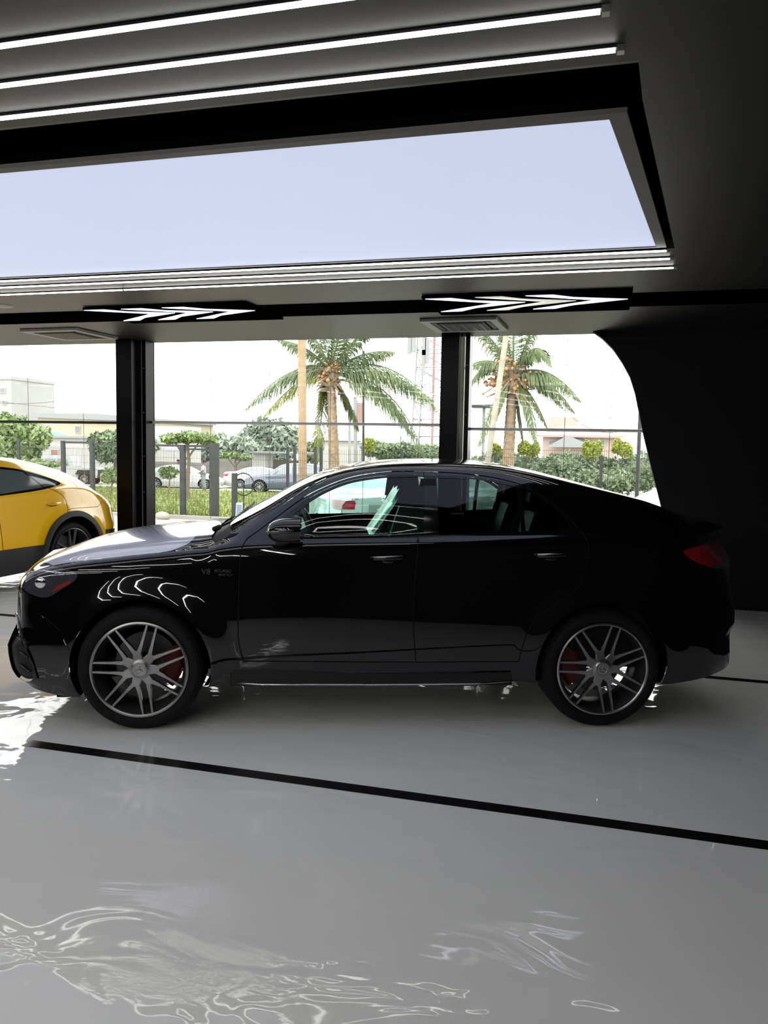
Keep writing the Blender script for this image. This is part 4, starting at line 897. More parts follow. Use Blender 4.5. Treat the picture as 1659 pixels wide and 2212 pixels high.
# ------------------------------------------------------------------ palms
def bez(p0, p1, p2, n): return [(1-t)**2*p0 + 2*t*(1-t)*p1 + t*t*p2 for t in np.linspace(0, 1, n)]
def palm(base_px, Y, crown, fronds, lab, r0=.17, fruits=()):
    z0 = gz(Y); C0 = atY(*crown, Y); Bs = atY(base_px, 1000, Y); root = empty('palm_tree', (Bs[0], Y, z0), 0, lab, 'palm tree', None); o = np.array([Bs[0], Y, z0]); C_ = C0-o
    H = C_[2]; pts = []; rs = []
    for k in range(60):
        u = k/59; pts.append((C_[0]*u**1.5, 0, H*u)); rs.append((r0*(1.15-.35*u))*(1.06 if k % 2 else .95))
    MB().tube(pts, rs, 14).build('trunk', 'bark', root, smooth=True)
    hb = MB()
    for k in range(46):
        a = random.uniform(0, 6.28); e = random.uniform(-.6, 1.3); L_ = random.uniform(.35, .8); d = np.array([math.cos(a)*math.cos(e), math.sin(a)*math.cos(e), math.sin(e)])
        st = C_+np.array([0, 0, random.uniform(-.55, .1)]); hb.tube([st+d*.05, st+d*L_*.6, st+d*L_+np.array([0, 0, -.12])], [.07, .045, .012], 5)
    hb.build('leaf_bases', 'husk', root)
    for fpx, fpy, fr_ in fruits:
        f = atY(fpx, fpy, Y)-o; fb_ = MB()
        for k in range(26):
            q = f+np.array([random.gauss(0, .16), random.gauss(0, .16)-.1, random.gauss(0, .13)]); fb_.tube([C_+(f-C_)*.3, q], [.02, .008], 4); fb_.sphere(q, random.uniform(.03, .07), 6, 5)
        fb_.build('fruit_cluster', 'fruit', root)
    for (c1, c2, ml) in fronds:
        dy = random.uniform(-.7, .7); P1 = atY(*c1, Y)-o+np.array([0, dy*.5, 0]); P2 = atY(*c2, Y)-o+np.array([0, dy*1.4, 0]); pts = bez(C_+np.array([0, dy*.1, 0]), P1, P2, 46)
        b = MB().tube(pts[::3]+[pts[-1]], list(np.linspace(.035, .006, len(pts[::3])+1)), 5); L_ = sum(np.linalg.norm(pts[i+1]-pts[i]) for i in range(45))
        for i in range(5, 46):
            for rep in range(3):
              for sd in (-1, 1):
                tg = pts[i]-pts[i-1]; tg /= np.linalg.norm(tg)+1e-9; sdv = np.cross(tg, [0, 0, 1.]); sdv /= np.linalg.norm(sdv)+1e-9; u = i/45
                ll = L_*.28*math.sin(math.pi*min(1, .18+u*.80))**.7*random.uniform(.8, 1.15); droop = random.uniform(.45, 1.25)
                d = sdv*sd*.75 + tg*.75 + np.array([0, 0, -droop*.6]); d /= np.linalg.norm(d); q = pts[i-1]+(pts[i]-pts[i-1])*rep*.333
                m_ = q+d*ll*.55; e_ = m_+(d*.6+np.array([0, 0, -.85*droop-.15]))*ll*.42; w = .012+.008*random.random(); wv = tg*w
                b.add([q-wv*.5, q+wv*.5, m_+wv, m_-wv, e_], [(0,1,2,3), (3,2,4)])
        b.build('frond', ml, root, fix=False)
    return root
G, Yl = 'frond', 'frond_yellow'
palm(724, 24.5, (714, 806), [((640,765),(545,888),G),((655,800),(583,903),Yl),((668,760),(590,840),G),((835,742),(938,882),G),((800,765),(925,860),G),((850,800),(908,988),G),((835,815),(888,940),G),((690,850),(668,985),G),((680,830),(690,1000),Yl),((745,850),(757,930),G),
    ((680,745),(612,738),G),((700,730),(650,690),G),((712,720),(705,620),G),((735,720),(780,640),G),((755,735),(812,705),G),((780,750),(850,760),G),((700,850),(705,920),G)], 'coconut palm with long drooping fronds, left of the second pillar', fruits=((722,792,0),(700,815,0)))
palm(1096, 23.0, (1108, 815), [((1060,735),(1003,850),G),((1070,760),(1015,800),G),((1080,735),(1012,690),G),((1098,710),(1060,640),G),((1112,700),(1110,610),G),((1150,705),(1180,640),G),((1165,705),(1195,800),G),((1150,730),(1165,790),G),((1180,770),(1257,872),G),((1175,790),(1240,890),G),((1165,800),(1215,880),G),((1150,840),(1185,930),G),((1150,860),(1160,960),G),((1070,850),(1043,965),G),((1080,860),(1058,940),Yl),((1120,870),(1130,960),G)],
    'coconut palm with orange fruit, seen through the window with the curved edge', fruits=((1068,826,0),(1130,828,0),(1145,815,0),(1090,800,0)))
# poles
def pole(name, px0, py0, px1, py1, Y, r, m, lab, cat='pole', ext=(0, 0), grp=None):
    a, b_ = atY(px0, py0, Y), atY(px1, py1, Y); d = b_-a; a = a-d*ext[0]; b_ = b_+d*ext[1]
    if a[2] > gz(Y)-.3 and ext[0] >= 0: k = (a[2]-gz(Y))/(b_[2]-a[2]); a = a-(b_-a)*k
    o = MB().tube([a-a, (b_-a)*.33, (b_-a)*.66, b_-a], [r*1.08, r, r*.97, r*.92], 14).build(name, m, smooth='angle'); o.location = a; return tag(o, lab, cat, grp)
pole('utility_pole', 654, 1030, 652, 740, 20.8, .115, 'wood_pole', 'thick round brown wooden pole standing just left of the palm', ext=(0, 1.2))
pole('utility_pole', 1053, 1000, 1092, 735, 20.6, .075, 'pale_pole', 'pale weathered pole leaning across the right palm', ext=(0, .8))
pole('sign_pole', 785, 990, 785, 758, 28, .045, 'fence', 'thin dark upright pole right of the left palm\'s trunk')
pole('sign_pole', 1375, 1085, 1383, 892, 18.6, .045, 'fence', 'thin dark pole beside the edge of the curved black wall')
tag(MB().tube([atY(291, 842, 10.4), atY(284, 815, 10.4), atY(274, 775, 10.4), atY(266, 735, 10.4), atY(262, 700, 10.4)], .012, 6).build('hanging_cable', 'trunk', smooth=True), 'thin brown cable hanging outside the glass, left of the first pillar', 'cable')
t = pole('street_light', 755, 990, 755, 880, 48, .09, 'steel_grey', 'far street light with a curved arm, between palm trunk and thin pole', 'street light')
pole('utility_pole', 768, 990, 767, 858, 50, .12, 'steel_grey', 'far grey pole behind the street light')
b0 = np.array(t.location); m = [atY(755, 880, 48), atY(752, 862, 48), atY(742, 852, 48), atY(730, 850, 48)]
MB().tube([q-b0 for q in m], [.08, .07, .06, .1], 8).build('lamp_arm', 'steel_grey', t, smooth=True)
p = atY(777, 915, 29); q = atY(777, 870, 29); t = empty('banner', (p[0], 29, gz(29)), 0, 'narrow hazy red banner beside the thin dark pole', 'banner')
MB().box(-.10, .10, -.01, .01, p[2]-gz(29), q[2]-gz(29)).build('cloth', 'banner', t); MB().tube([(-.12, 0, 0), (-.12, 0, q[2]-gz(29)+.1)], .02, 8).build('mast', 'steel_grey', t)
# lattice tower
TY = 58; bL, bR = atY(893, 985, TY), atY(973, 985, TY); tL, tR = atY(906, 730, TY), atY(962, 730, TY)
t = empty('lattice_tower', ((bL[0]+bR[0])/2, TY, gz(TY)), 0, 'slender steel lattice mast with aerial panels, left of the second pillar', 'tower'); to = np.array(t.location)
b = MB(); Hh = tL[2]-to[2]+4; wb_, wt_ = (bR[0]-bL[0])/2, (tR[0]-tL[0])/2*.9
lev = np.linspace(0, 1, 13)
def cn(u, i): w_ = wb_+(wt_-wb_)*u; return np.array([w_*(-1 if i in (0, 3) else 1), w_*(-1 if i < 2 else 1), Hh*u])
for i in range(4): b.tube([cn(0, i), cn(1, i)], .055, 5)
b.build('leg', 'steel_grey', t); b = MB()
for k in range(12):
    for i in range(4):
        j = (i+1) % 4; b.tube([cn(lev[k], i), cn(lev[k+1], j)], .028, 4); b.tube([cn(lev[k], j), cn(lev[k+1], i)], .028, 4); b.tube([cn(lev[k], i), cn(lev[k], j)], .03, 4)
b.build('bracing', 'steel_grey', t)
MB().tube([(0, 0, 0), (0, 0, Hh)], .10, 6).build('cable_run', 'tower_red', t)
for px, py in ((899, 745), (908, 742), (930, 748), (936, 765), (928, 790)):
    q = atY(px, py, TY)-to; MB().box(q[0]-.14, q[0]+.14, q[1]-2.2, q[1]-2.0, q[2]-.9, q[2]+.9).build('aerial_panel', 'steel_grey', t)
# billboard frame behind the right palm
p, q = atY(1030, 875, 40), atY(1062, 825, 40); t = empty('billboard', ((p[0]+q[0])/2, 40, gz(40)), 0, 'small pale billboard half hidden by the right palm', 'billboard'); w_ = (q[0]-p[0])/2
MB().box(-w_, w_, -.05, .05, p[2]-gz(40), q[2]-gz(40)).build('board', 'b_white', t); MB().tube([(0, .1, 0), (0, .1, q[2]-gz(40))], .08, 8).build('post', 'steel_grey', t); MB().box(-w_-.2, w_+.1, -.4, .3, p[2]-gz(40)-.15, p[2]-gz(40)).build('walkway', 'fence', t)
# wires in the sky
for i, (a, b_, Y, lab) in enumerate((((-40, 868), (330, 812), 30, 'thin overhead wire rising rightwards across the left window'), ((-40, 862), (640, 875), 34, 'thin overhead wire sagging across the left windows'), ((325, 797), (650, 788), 26, 'thin overhead wire in the middle window, upper'), ((340, 830), (600, 862), 32, 'thin overhead wire in the middle window, slanting down'), ((1180, 762), (1330, 765), 27, 'thin overhead wire in the right window, upper'), ((1200, 875), (1385, 880), 33, 'thin overhead wire in the right window, middle'), ((1240, 905), (1385, 912), 33, 'thin overhead wire in the right window, lower'))):
    A_, B_ = atY(*a, Y), atY(*b_, Y+2); pts = [A_+(B_-A_)*u-np.array([0, 0, .5*4*u*(1-u)]) for u in np.linspace(-.3, 1.3, 15)]
    tag(MB().tube(pts, .008, 4).build('overhead_wire', 'fence'), lab, 'wire', 'overhead wires')
p = atY(272, 828, 30); tag(MB().box(p[0]-.12, p[0]+.12, 29.95, 30.05, p[2]-.03, p[2]+.03).build('wire_clamp', 'fence'), 'small dark clamp on the overhead wire left of the first pillar', 'clamp')

# ------------------------------------------------------------------ trees, hedges
def foliage(blobs, n, size, m, name='crown', parent=None):
    b = MB(); tot = sum(bl[3]*bl[5] for bl in blobs)
    V = []; F = []
    for (x, y, z, rx, ry, rz) in blobs:
        k = max(20, int(n*rx*rz/tot)); d = rng.normal(size=(k, 3)); d /= np.linalg.norm(d, axis=1)[:, None]; r = (.55+.45*rng.random(k)**.5)*(1+.12*np.sin(d[:, 0]*9+z)*np.sin(d[:, 2]*8))
        c = np.array([x, y, z])+d*r[:, None]*np.array([rx, ry, rz]); s = size*(.5+rng.random(k)); t1 = rng.normal(size=(k, 3)); t1 /= np.linalg.norm(t1, axis=1)[:, None]
        t2 = np.cross(t1, d+rng.normal(size=(k, 3))*.7); t2 /= np.linalg.norm(t2, axis=1)[:, None]+1e-9
        base = len(V); q = np.stack([c-t1*s[:, None], c+t2*s[:, None]*.45, c+t1*s[:, None], c-t2*s[:, None]*.45], 1).reshape(-1, 3); V += q.tolist(); F += [(base+4*i, base+4*i+1, base+4*i+2, base+4*i+3) for i in range(k)]
        # dense core
        b.sphere((x, y, z), (rx*.62, ry*.62, rz*.62), 10, 7)
    b.add(V, F); return b.build(name, m, parent, fix=False)
def tree(px0, px1, top, bot, Y, m, lab, n=2200, size=.16, nb=9, trunk=True, flat=False, cat='tree', name='tree', grp=None):
    a, c = atY(px0, (top+bot)/2, Y), atY(px1, (top+bot)/2, Y); zt = atY((px0+px1)/2, top, Y)[2]; zb = atY((px0+px1)/2, bot, Y)[2]
    w_ = (c[0]-a[0])/2; h = (zt-zb)/2; cx = (a[0]+c[0])/2; z0 = gz(Y); root = empty(name, (cx, Y, z0), 0, lab, cat, grp); bl = []
    for k in range(nb):
        u = -1+2*(k+.5)/nb if nb > 1 else 0; e = math.sqrt(max(.05, 1-u*u)) if not flat else 1
        rz = h*random.uniform(.45, .62); rx = w_*random.uniform(.26, .42) if nb > 1 else w_
        bl.append((u*w_*.78, random.uniform(-.4, .4)*w_*.6, (zb+zt)/2-z0+h*(e*.85-.6)*random.uniform(.2, 1) if not flat else (zb+zt)/2-z0+random.uniform(-.3, .3)*h, rx, rx, rz))
        if not flat: bl.append((u*w_*.6, random.uniform(-.3, .3)*w_, zb-z0+h*.55, rx, rx, rz))
    foliage(bl, n, size, m, 'crown', root)
    if True:
        tb = MB().tube([(0, 0, 0), (.1, 0, (zb-z0)*.6+.3), (0, 0, (zb-z0)+h)], [min(.18, w_*.07), min(.14, w_*.055), min(.08, w_*.03)], 8)
        for s_ in (-1, 1): tb.tube([(0, 0, (zb-z0)*.6+.3), (s_*w_*.5, 0, (zb-z0)+h)], [min(.10, w_*.04), min(.04, w_*.02)], 6)
        tb.build('trunk', 'trunk', root)
    return root
tree(-60, 88, 878, 1000, 36, 'leaf_light', 'broad green tree at the left edge, above the yellow car', n=5200, size=.17, nb=8)
tree(188, 330, 915, 1000, 38, 'leaf_mid', 'green tree behind the gate, just left of the first pillar', n=4200, size=.16, nb=7)
tree(338, 470, 930, 962, 30, 'leaf_light', 'low flat-topped bright green tree above the gate, right of the first pillar', n=2600, size=.12, nb=6, flat=True)
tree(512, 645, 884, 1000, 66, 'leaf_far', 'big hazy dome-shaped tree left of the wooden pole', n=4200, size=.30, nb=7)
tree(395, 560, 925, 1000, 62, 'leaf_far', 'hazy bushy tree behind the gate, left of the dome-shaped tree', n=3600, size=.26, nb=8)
tree(640, 700, 940, 1000, 52, 'leaf_mid', 'low green bush behind the wooden pole', n=900, size=.18, nb=3, trunk=False, cat='bush', name='bush')
tree(470, 545, 973, 997, 46, 'leaf_light', 'long low bright green shrub on top of the dark perimeter wall', n=1200, size=.12, nb=5, flat=True, trunk=False, cat='bush', name='bush')
tree(0, 140, 988, 1010, 33, 'leaf_light', 'clipped low hedge left of the gate', n=1700, size=.09, nb=8, flat=True, trunk=False, cat='hedge', name='hedge')
tree(150, 240, 960, 1010, 54, 'leaf_mid', 'dark green bush behind the gate\'s left leaf', n=1600, size=.14, nb=5, trunk=False, cat='bush', name='bush')
tree(340, 385, 1000, 1035, 31, 'leaf_light', 'small bright bush in front of the parked white sedan', n=700, size=.08, nb=4, trunk=False, cat='bush', name='bush')
tree(215, 262, 1000, 1045, 30, 'leaf_light', 'small bush behind the gate\'s middle post', n=600, size=.08, nb=3, trunk=False, cat='bush', name='bush')
tree(795, 965, 948, 1010, 33, 'leaf_mid', 'green hedge bank behind the black car\'s roof, left of the second pillar', n=7000, size=.08, nb=12, flat=True, trunk=False, cat='hedge', name='hedge')
tree(783, 812, 942, 975, 32, 'leaf_yellow', 'small yellow-green bush beside the thin dark pole', n=500, size=.10, nb=2, trunk=False, cat='bush', name='bush')
tree(1010, 1440, 966, 1080, 27, 'leaf_mid', 'long tall green hedge behind the fence in the right window', n=26000, size=.075, nb=22, flat=True, trunk=False, cat='hedge', name='hedge')
tree(1118, 1168, 946, 1000, 26.2, 'leaf_yellow', 'yellow-green bush above the hedge, right of the right palm\'s trunk', n=2600, size=.06, nb=5, flat=True, trunk=False, cat='bush', name='bush')
tree(1258, 1302, 942, 1000, 26.2, 'leaf_yellow', 'pointed yellow-green bush in front of the pink house', n=2600, size=.06, nb=5, flat=True, trunk=False, cat='bush', name='bush')
tree(1322, 1366, 938, 1000, 26.2, 'leaf_yellow', 'yellow-green bush right of the pink house, tallest over the hedge', n=2600, size=.06, nb=5, flat=True, trunk=False, cat='bush', name='bush')
tree(1060, 1085, 950, 1000, 26.2, 'leaf_yellow', 'yellow-green bush left of the right palm\'s trunk', n=500, size=.10, nb=3, flat=True, trunk=False, cat='bush', name='bush')
# spiky plant between yellow car and pillar
p = atY(248, 1136, 11.6); b = MB()
for k in range(34):
    a = random.uniform(0, 6.28); L_ = random.uniform(.2, .45); x0_ = random.uniform(-.35, .35); d = np.array([math.cos(a)*.8, math.sin(a)*.5, random.uniform(.4, 1)]); d /= np.linalg.norm(d); s0 = np.array([x0_, 0, 0]); w = np.cross(d, [0, 1, 0])*.014
    b.add([s0-w, s0+w, s0+d*L_*.6+w, s0+d*L_*.6-w, s0+d*L_+np.array([0, 0, -.06])], [(0,1,2,3), (3,2,4)])
o = b.build('spiky_plant', 'leaf_yellow', fix=False); o.location = (p[0], 11.6, gz(11.6)); tag(o, 'spiky yellow-green plant outside the glass, between yellow car and left pillar', 'plant')

# ------------------------------------------------------------------ buildings
def bldg(px0, px1, top, Y, m, lab, depth=6, z1=None):
    a, c = atY(px0, 960, Y), atY(px1, 960, Y); zt = atY((px0+px1)/2, top, Y)[2]; z0 = gz(Y); r = empty('building', ((a[0]+c[0])/2, Y, z0), 0, lab, 'building'); w_ = (c[0]-a[0])/2
    MB().box(-w_, w_, 0, depth, -.2, zt-z0).build('walls', m, r); r['w'] = 0; del r['w']
    return r, w_, zt-z0
def win(r, px0, px1, py0, py1, Y, m='b_win', name='window'):
    o = np.array(r.location); a, c = atY(px0, py1, Y), atY(px1, py0, Y); f = MB().box(a[0]-o[0]-.06, c[0]-o[0]+.06, -.08, .02, a[2]-o[2]-.06, c[2]-o[2]+.06).build(name, 'b_white', r)
    MB().box(a[0]-o[0], c[0]-o[0], -.10, -.05, a[2]-o[2], c[2]-o[2]).build('pane', m, f)
r, w_, h = bldg(-90, 27, 820, 62, 'b_grey', 'tall plain grey building in the top left of the left window'); MB().box(-w_-.1, w_+.1, -.1, 6.1, h, h+.3).build('parapet', 'b_grey', r); win(r, 2, 11, 839, 848, 62); win(r, 6, 14, 866, 872, 62)
r, w_, h = bldg(82, 345, 903, 56, 'b_cream', 'wide cream building with a low roof, behind the trees at the left', 9); MB().prism([(-w_-.3, h), (w_+.3, h-.3), (w_+.3, h-.05), (0, h+.35), (-w_-.3, h+.35)], 'y', -.4, 9).build('roof', 'b_roofgrey', r); win(r, 164, 173, 921, 935, 56); 
r, w_, h = bldg(88, 196, 946, 47, 'b_white', 'low white outbuilding with a brown door, left of the gate', 2.6); MB().box(-w_-.2, w_+.2, -.3, 5, h, h+.15).build('roof', 'b_roofgrey', r); win(r, 113, 126, 972, 1004, 47, 'b_brown', 'door'); MB().prism([(-w_-.4, h+.15), (-w_+1.2, h+.15), (-w_+.2, h+.42)], 'y', -.3, 1.5).build('tarpaulin', 'b_blue', r)
r, w_, h = bldg(330, 391, 921, 52, 'b_white', 'plain white building just right of the first pillar', 3)
r, w_, h = bldg(391, 424, 927, 67, 'b_grey', 'small grey block behind the plain white building', 4)
r, w_, h = bldg(692, 780, 952, 85, 'b_white', 'hazy white house with a grey hip roof, between palm trunk and pole', 8); MB().add([(-w_-.5, -.5, h), (w_+.5, -.5, h), (w_+.5, 8, h), (-w_-.5, 8, h), (-w_*.3, 4, h+1.2), (w_*.3, 4, h+1.2)], [(0,1,5,4), (1,2,5), (2,3,4,5), (3,0,4)]).build('roof', 'b_roofgrey', r)
r, w_, h = bldg(786, 848, 957, 80, 'b_white', 'hazy white house with a grey gabled roof, right of the thin dark pole', 8); MB().add([(-w_-.5, -.5, h), (w_+.5, -.5, h), (w_+.5, 8, h), (-w_-.5, 8, h), (-w_*.4, 4, h+1.1), (w_*.5, 4, h+1.1)], [(0,1,5,4), (1,2,5), (2,3,4,5), (3,0,4)]).build('roof', 'b_roofgrey', r); win(r, 826, 838, 962, 968, 80)
r, w_, h = bldg(1172, 1336, 941, 62, 'b_pink', 'pink two-storey house with a tiled hip roof in the right window', 9)
MB().add([(-w_-.4, -.6, h), (w_+.4, -.6, h), (w_+.4, 9, h), (-w_-.4, 9, h), (-w_*.5, 4, h+1.0), (w_*.2, 4, h+1.0), (-w_-.4, -.6, h-.15), (w_+.4, -.6, h-.15)], [(0,1,5,4), (1,2,5), (2,3,4,5), (3,0,4), (0,6,7,1)]).build('roof', 'b_roof', r)
o = np.array(r.location); a, c = atY(1185, 925, 66), atY(1247, 902, 66); MB().box(a[0]-o[0], c[0]-o[0], 3.5, 7, h, c[2]-o[2]).build('upper_storey', 'b_pink', r)
a = atY(1216, 925, 62); MB().add([(a[0]-o[0]-1.1, -1.0, h-.9), (a[0]-o[0]+2.6, -1.0, h-.9), (a[0]-o[0]+.4, -1.0, h+.0), (a[0]-o[0]+.4, 2, h+.0)], [(0,1,2), (1,3,2), (0,2,3)]).build('porch_roof', 'b_roofgrey', r)
win(r, 1206, 1222, 952, 960, 62); win(r, 1298, 1306, 951, 966, 62); win(r, 1186, 1198, 952, 960, 62)
a = atY(1255, 968, 62)-o; A_ = [(a[0]+.32*math.cos(t_), a[2]+.45+.35*math.sin(t_)) for t_ in np.linspace(0, math.pi, 12)]; f = MB().prism([(x*1+(x-a[0])*.25, z+(.06 if z > a[2]+.46 else 0)) for x, z in [(a[0]+.32, a[2])]+A_+[(a[0]-.32, a[2])]], 'y', -.09, .0).build('window', 'b_white', r); MB().prism([(a[0]+.32, a[2])]+A_+[(a[0]-.32, a[2])], 'y', -.12, -.08).build('pane', 'b_win', f)
def wall_out(px0, px1, top, Y, m, lab, name='perimeter_wall'):
    a, c = atY(px0, 960, Y), atY(px1, 960, Y); zt = atY((px0+px1)/2, top, Y)[2]
    return tag(MB().box(a[0], c[0], Y, Y+.25, gz(Y)-.2, zt).build(name, m), lab, 'wall')
wall_out(462, 660, 993, 49, 'b_wall', 'dark stained perimeter wall behind the parked cars'); wall_out(200, 462, 997, 50, 'b_wall', 'stained perimeter wall behind the gate, left stretch')
p, q = atY(545, 995, 47.5), atY(574, 979, 47.5); t = empty('shed', (p[0], 47.5, gz(47.5)), 0, 'small white kiosk with a flat roof at the dark wall', 'shed'); MB().box(0, q[0]-p[0], 0, 1.2, 0, q[2]-gz(47.5)).build('walls', 'b_white', t); MB().box(0, 4.2, -.5, 1.4, q[2]-gz(47.5), q[2]-gz(47.5)+.10).build('roof', 'b_roofgrey', t)

# ------------------------------------------------------------------ parked cars on the road
def recol(root, frm, to):
    for c in root.children_recursive:
        if c.type == 'MESH' and any(m and m.name == M[frm].name for m in c.data.materials):
            c.data = c.data.copy()
            for i, m in enumerate(c.data.materials):
                if m.name == M[frm].name: c.data.materials[i] = M[to]
far = copy_tree(wcar); A4 = math.radians(15+180); far.rotation_euler = (0, 0, A4); far.location = place(395, 47, A4, 1.45, -.93); far['label'] = 'white sedan parked on the road, seen between the gate posts'
for ch in list(far.children_recursive):
    if ch.name.split('.')[0] in ('number_plate', 'plate_mark', 'star_emblem', 'model_lettering', 'bumper_trim', 'boot_seam', 'rear_lamp'): bpy.data.objects.remove(ch)
f2 = copy_tree(far); f2.location = place(572, 48.6, A4, 1.45, -1.0); f2['label'] = 'white sedan parked behind the dark blue SUV'
suv = dict(sed); suv['curves'] = dict(sed['curves']); suv['x1'] = 3.7
suv['curves'].update(zt=[(-.85,.90),(-.5,1.02),(0,1.10),(.4,1.16),(.75,1.35),(1.1,1.58),(1.5,1.68),(2.2,1.70),(2.9,1.67),(3.3,1.58),(3.5,1.40),(3.7,1.2)], zb=[(-.85,.85),(0,1.0),(1,1.06),(2.5,1.10),(3.7,1.08)], We=[(-.85,.70),(.3,.74),(1,.66),(2,.62),(3.3,.60),(3.7,.7)], cr=[(-.85,.05),(1,.06),(3,.06),(3.7,.05)], bot=[(-.85,.30),(.5,.28),(3.7,.36)])
suv['wheels'] = [(0, .37, .42), (2.75, .37, .42)]; suv['rear'] = [(.3,0),(1.1,-.02),(1.3,-.1)]
svr = [('ws', [(.6, 0), (1.15, 0), (1.1, xt(3.3)), (.66, xt(3.4))], 'xt'), ('side_glass', [(.95,1.10),(1.15,1.42),(1.35,1.56),(1.78,1.59),(1.78,1.13)], 'side'), ('side_glass', [(1.86,1.135),(1.86,1.59),(2.5,1.585),(3.1,1.52),(3.3,1.17)], 'side'),
       ('tail', [(3.42,1.10),(3.7,1.12),(3.7,.95),(3.5,.96)], 'side'), ('hl', [(-.85,.86),(-.5,.94),(-.5,.82),(-.85,.76)], 'side'), ('hole', circ(0, .37, .42), 'side'), ('hole', circ(2.75, .37, .42), 'side'), ('hole', [(-.3,.02),(.3,.02),(.41,.37),(-.41,.37)], 'side'), ('hole', [(2.45,.02),(3.05,.02),(3.16,.37),(2.34,.37)], 'side')]
A5 = math.radians(15)
bs, _, _ = simple_car(suv, svr, sdn, 'car', place(618, 44.5, A5, 1.4, -.93), A5, 'dark blue SUV parked on the road left of the wooden pole', step=.11, R=.37, rim=.25, ywheel=.78, paint='navy_paint')
gs = copy_tree(bs); recol(gs, 'navy_paint', 'silver_paint'); gs.location = place(1368, 31, A5, 1.9, -.62); gs['label'] = 'silver SUV parked behind the fence in the right window'
# boxy white off-roader
jx = place(192, 50, A5+math.pi, 0, -.98); j = empty('car', jx, A5+math.pi, 'boxy white off-road car parked on the road behind the gate\'s left leaf', 'car')
MB().prism([(-.75,.55),(-.75,1.05),(.75,1.15),(3.3,1.15),(3.3,.55)], 'y', -.78, .78).build('body', 'white_paint', j, bevel=.05)
cabm = MB().prism([(.75,1.15),(1.0,1.78),(3.2,1.80),(3.25,1.15)], 'y', -.72, .72).build('cabin', 'white_paint', j, bevel=.05)
for sd in (-1, 1):
    for a, c in ((1.0, 1.75), (1.85, 2.5), (2.6, 3.1)): MB().prism([(a,1.22),(a+(.14 if a < 1.1 else 0),1.66),(c,1.66),(c,1.22)], 'y', sd*.72, sd*.735).build('side_window', 'pale_glass', j)
    for x in (0, 2.5):
        MB().prism([(x-.55,.70),(x-.40,.98),(x+.40,.98),(x+.55,.70)], 'y', sd*.74, sd*.92).build('mudguard', 'matte_black', j); wheel(j, x, sd*.78, .42, sd, R=.42, rim=.24, style='10', lod=2, width=.24)
MB().box(-.80, -.74, -.60, .60, .65, 1.0).build('grille', 'matte_black', j); MB().box(-1.0, -.8, -.8, .8, .50, .68).build('bumper', 'matte_black', j)
MB().prism([(.80,1.22),(.99,1.68),(1.0,1.68),(.82,1.22)], 'y', -.64, .64).build('windshield', 'pale_glass', j)

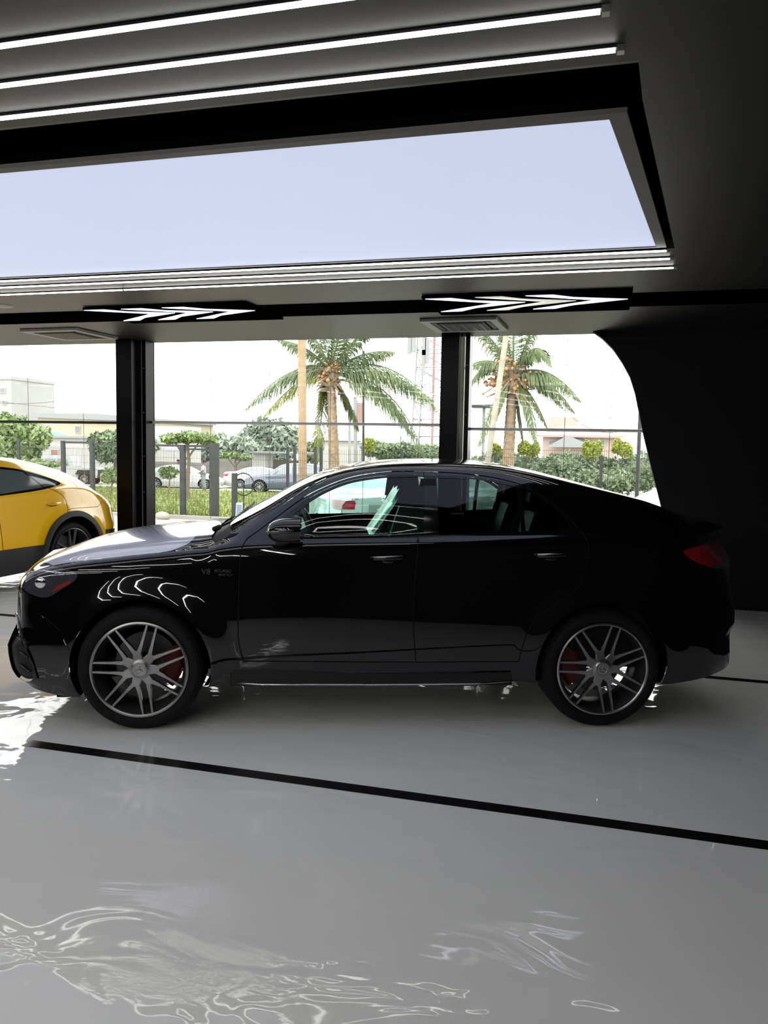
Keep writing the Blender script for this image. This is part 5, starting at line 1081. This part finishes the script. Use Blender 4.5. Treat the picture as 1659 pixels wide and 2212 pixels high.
# ------------------------------------------------------------------ people
def skin_mesh(name, verts, edges, radii, m, parent, sub=2):
    me = bpy.data.meshes.new(name); me.from_pydata(verts, edges, []); o = bpy.data.objects.new(name, me); COL.objects.link(o)
    s_ = o.modifiers.new('s', 'SKIN'); s_.use_smooth_shade = True; o.modifiers.new('b', 'SUBSURF').levels = sub
    for i, r in enumerate(radii): me.skin_vertices[0].data[i].radius = (r, r) if not hasattr(r, '__len__') else r
    me.skin_vertices[0].data[0].use_root = True
    dg = bpy.context.evaluated_depsgraph_get(); nm = bpy.data.meshes.new_from_object(o.evaluated_get(dg)); bpy.data.objects.remove(o)
    nm.materials.clear(); nm.materials.append(M[m]); n = bpy.data.objects.new(name, nm); COL.objects.link(n); n.parent = parent; return n
def person(loc, rz, lab, top, bottom, umbrella=False):
    r = empty('person', loc, rz, lab, 'person')
    V = [(0,0,.95),(0,0,1.15),(0,0,1.38),(0,0,1.48),(0,-.01,1.58),(0,-.02,1.70), (-.17,0,1.40),(-.24,.02,1.14),(-.20,-.16,1.0),(-.18,-.24,.98), (.17,0,1.40),(.24,0,1.14),(.20,-.20,1.02),(.18,-.28,1.0), (-.10,0,.90),(-.12,-.06,.50),(-.12,.02,.09),(-.12,-.14,.03), (.10,0,.90),(.12,.06,.50),(.12,.14,.10),(.12,.0,.03)]
    Ed = [(0,1),(1,2),(2,3),(3,4),(4,5),(2,6),(6,7),(7,8),(8,9),(2,10),(10,11),(11,12),(12,13),(0,14),(14,15),(15,16),(16,17),(0,18),(18,19),(19,20),(20,21)]
    Rr = [.12,.12,.13,.055,.075,.085,.06,.045,.035,.03,.06,.045,.035,.03,.09,.06,.04,.035,.09,.06,.04,.035]
    skin_mesh('body', V, Ed, Rr, 'skin', r)
    T = [0,1,2,6,7,10,11,14,18]; mp = {v: i for i, v in enumerate(T)}
    skin_mesh('shirt', [V[i] for i in T], [(mp[a], mp[b]) for a, b in Ed if a in mp and b in mp], [.16,.155,.16,.085,.075,.085,.075,.13,.13], top, r)
    T = [0,14,15,16,18,19,20]; mp = {v: i for i, v in enumerate(T)}; W_ = [list(V[i]) for i in T]
    for k in (3, 6): W_[k][2] = .14
    skin_mesh('trousers', W_, [(mp[a], mp[b]) for a, b in Ed if a in mp and b in mp], [.14,.115,.085,.07,.115,.085,.07], bottom, r)
    MB().sphere((0, .015, 1.69), (.092, .10, .09), 12, 8).build('hair', 'hair', r, smooth=True)
    return r
lc = place(438, 44, 0, 0, -.88); person(lc, math.radians(-70), 'person in a loose white shirt and pale blue trousers walking past the gate', 'cloth_white', 'cloth_blue')
lp = place(384, 49, 0, 0, -1.0); person(lp, math.radians(60), 'person in white standing behind the white sedan under a lilac umbrella', 'cloth_white', 'cloth_white')
t = empty('umbrella', (lp[0]-.2, lp[1]-.2, -1.0), 0, 'lilac umbrella held above the white sedan\'s roof', 'umbrella')
MB().lathe([(0, 2.62), (.25, 2.57), (.5, 2.45), (.75, 2.25), (.74, 2.24), (.5, 2.43), (.25, 2.55), (0, 2.60)], 16, 'z').build('canopy', 'lilac', t, smooth=True); MB().tube([(0, 0, 1.1), (0, 0, 2.68)], .012, 6).build('shaft', 'steel_grey', t)
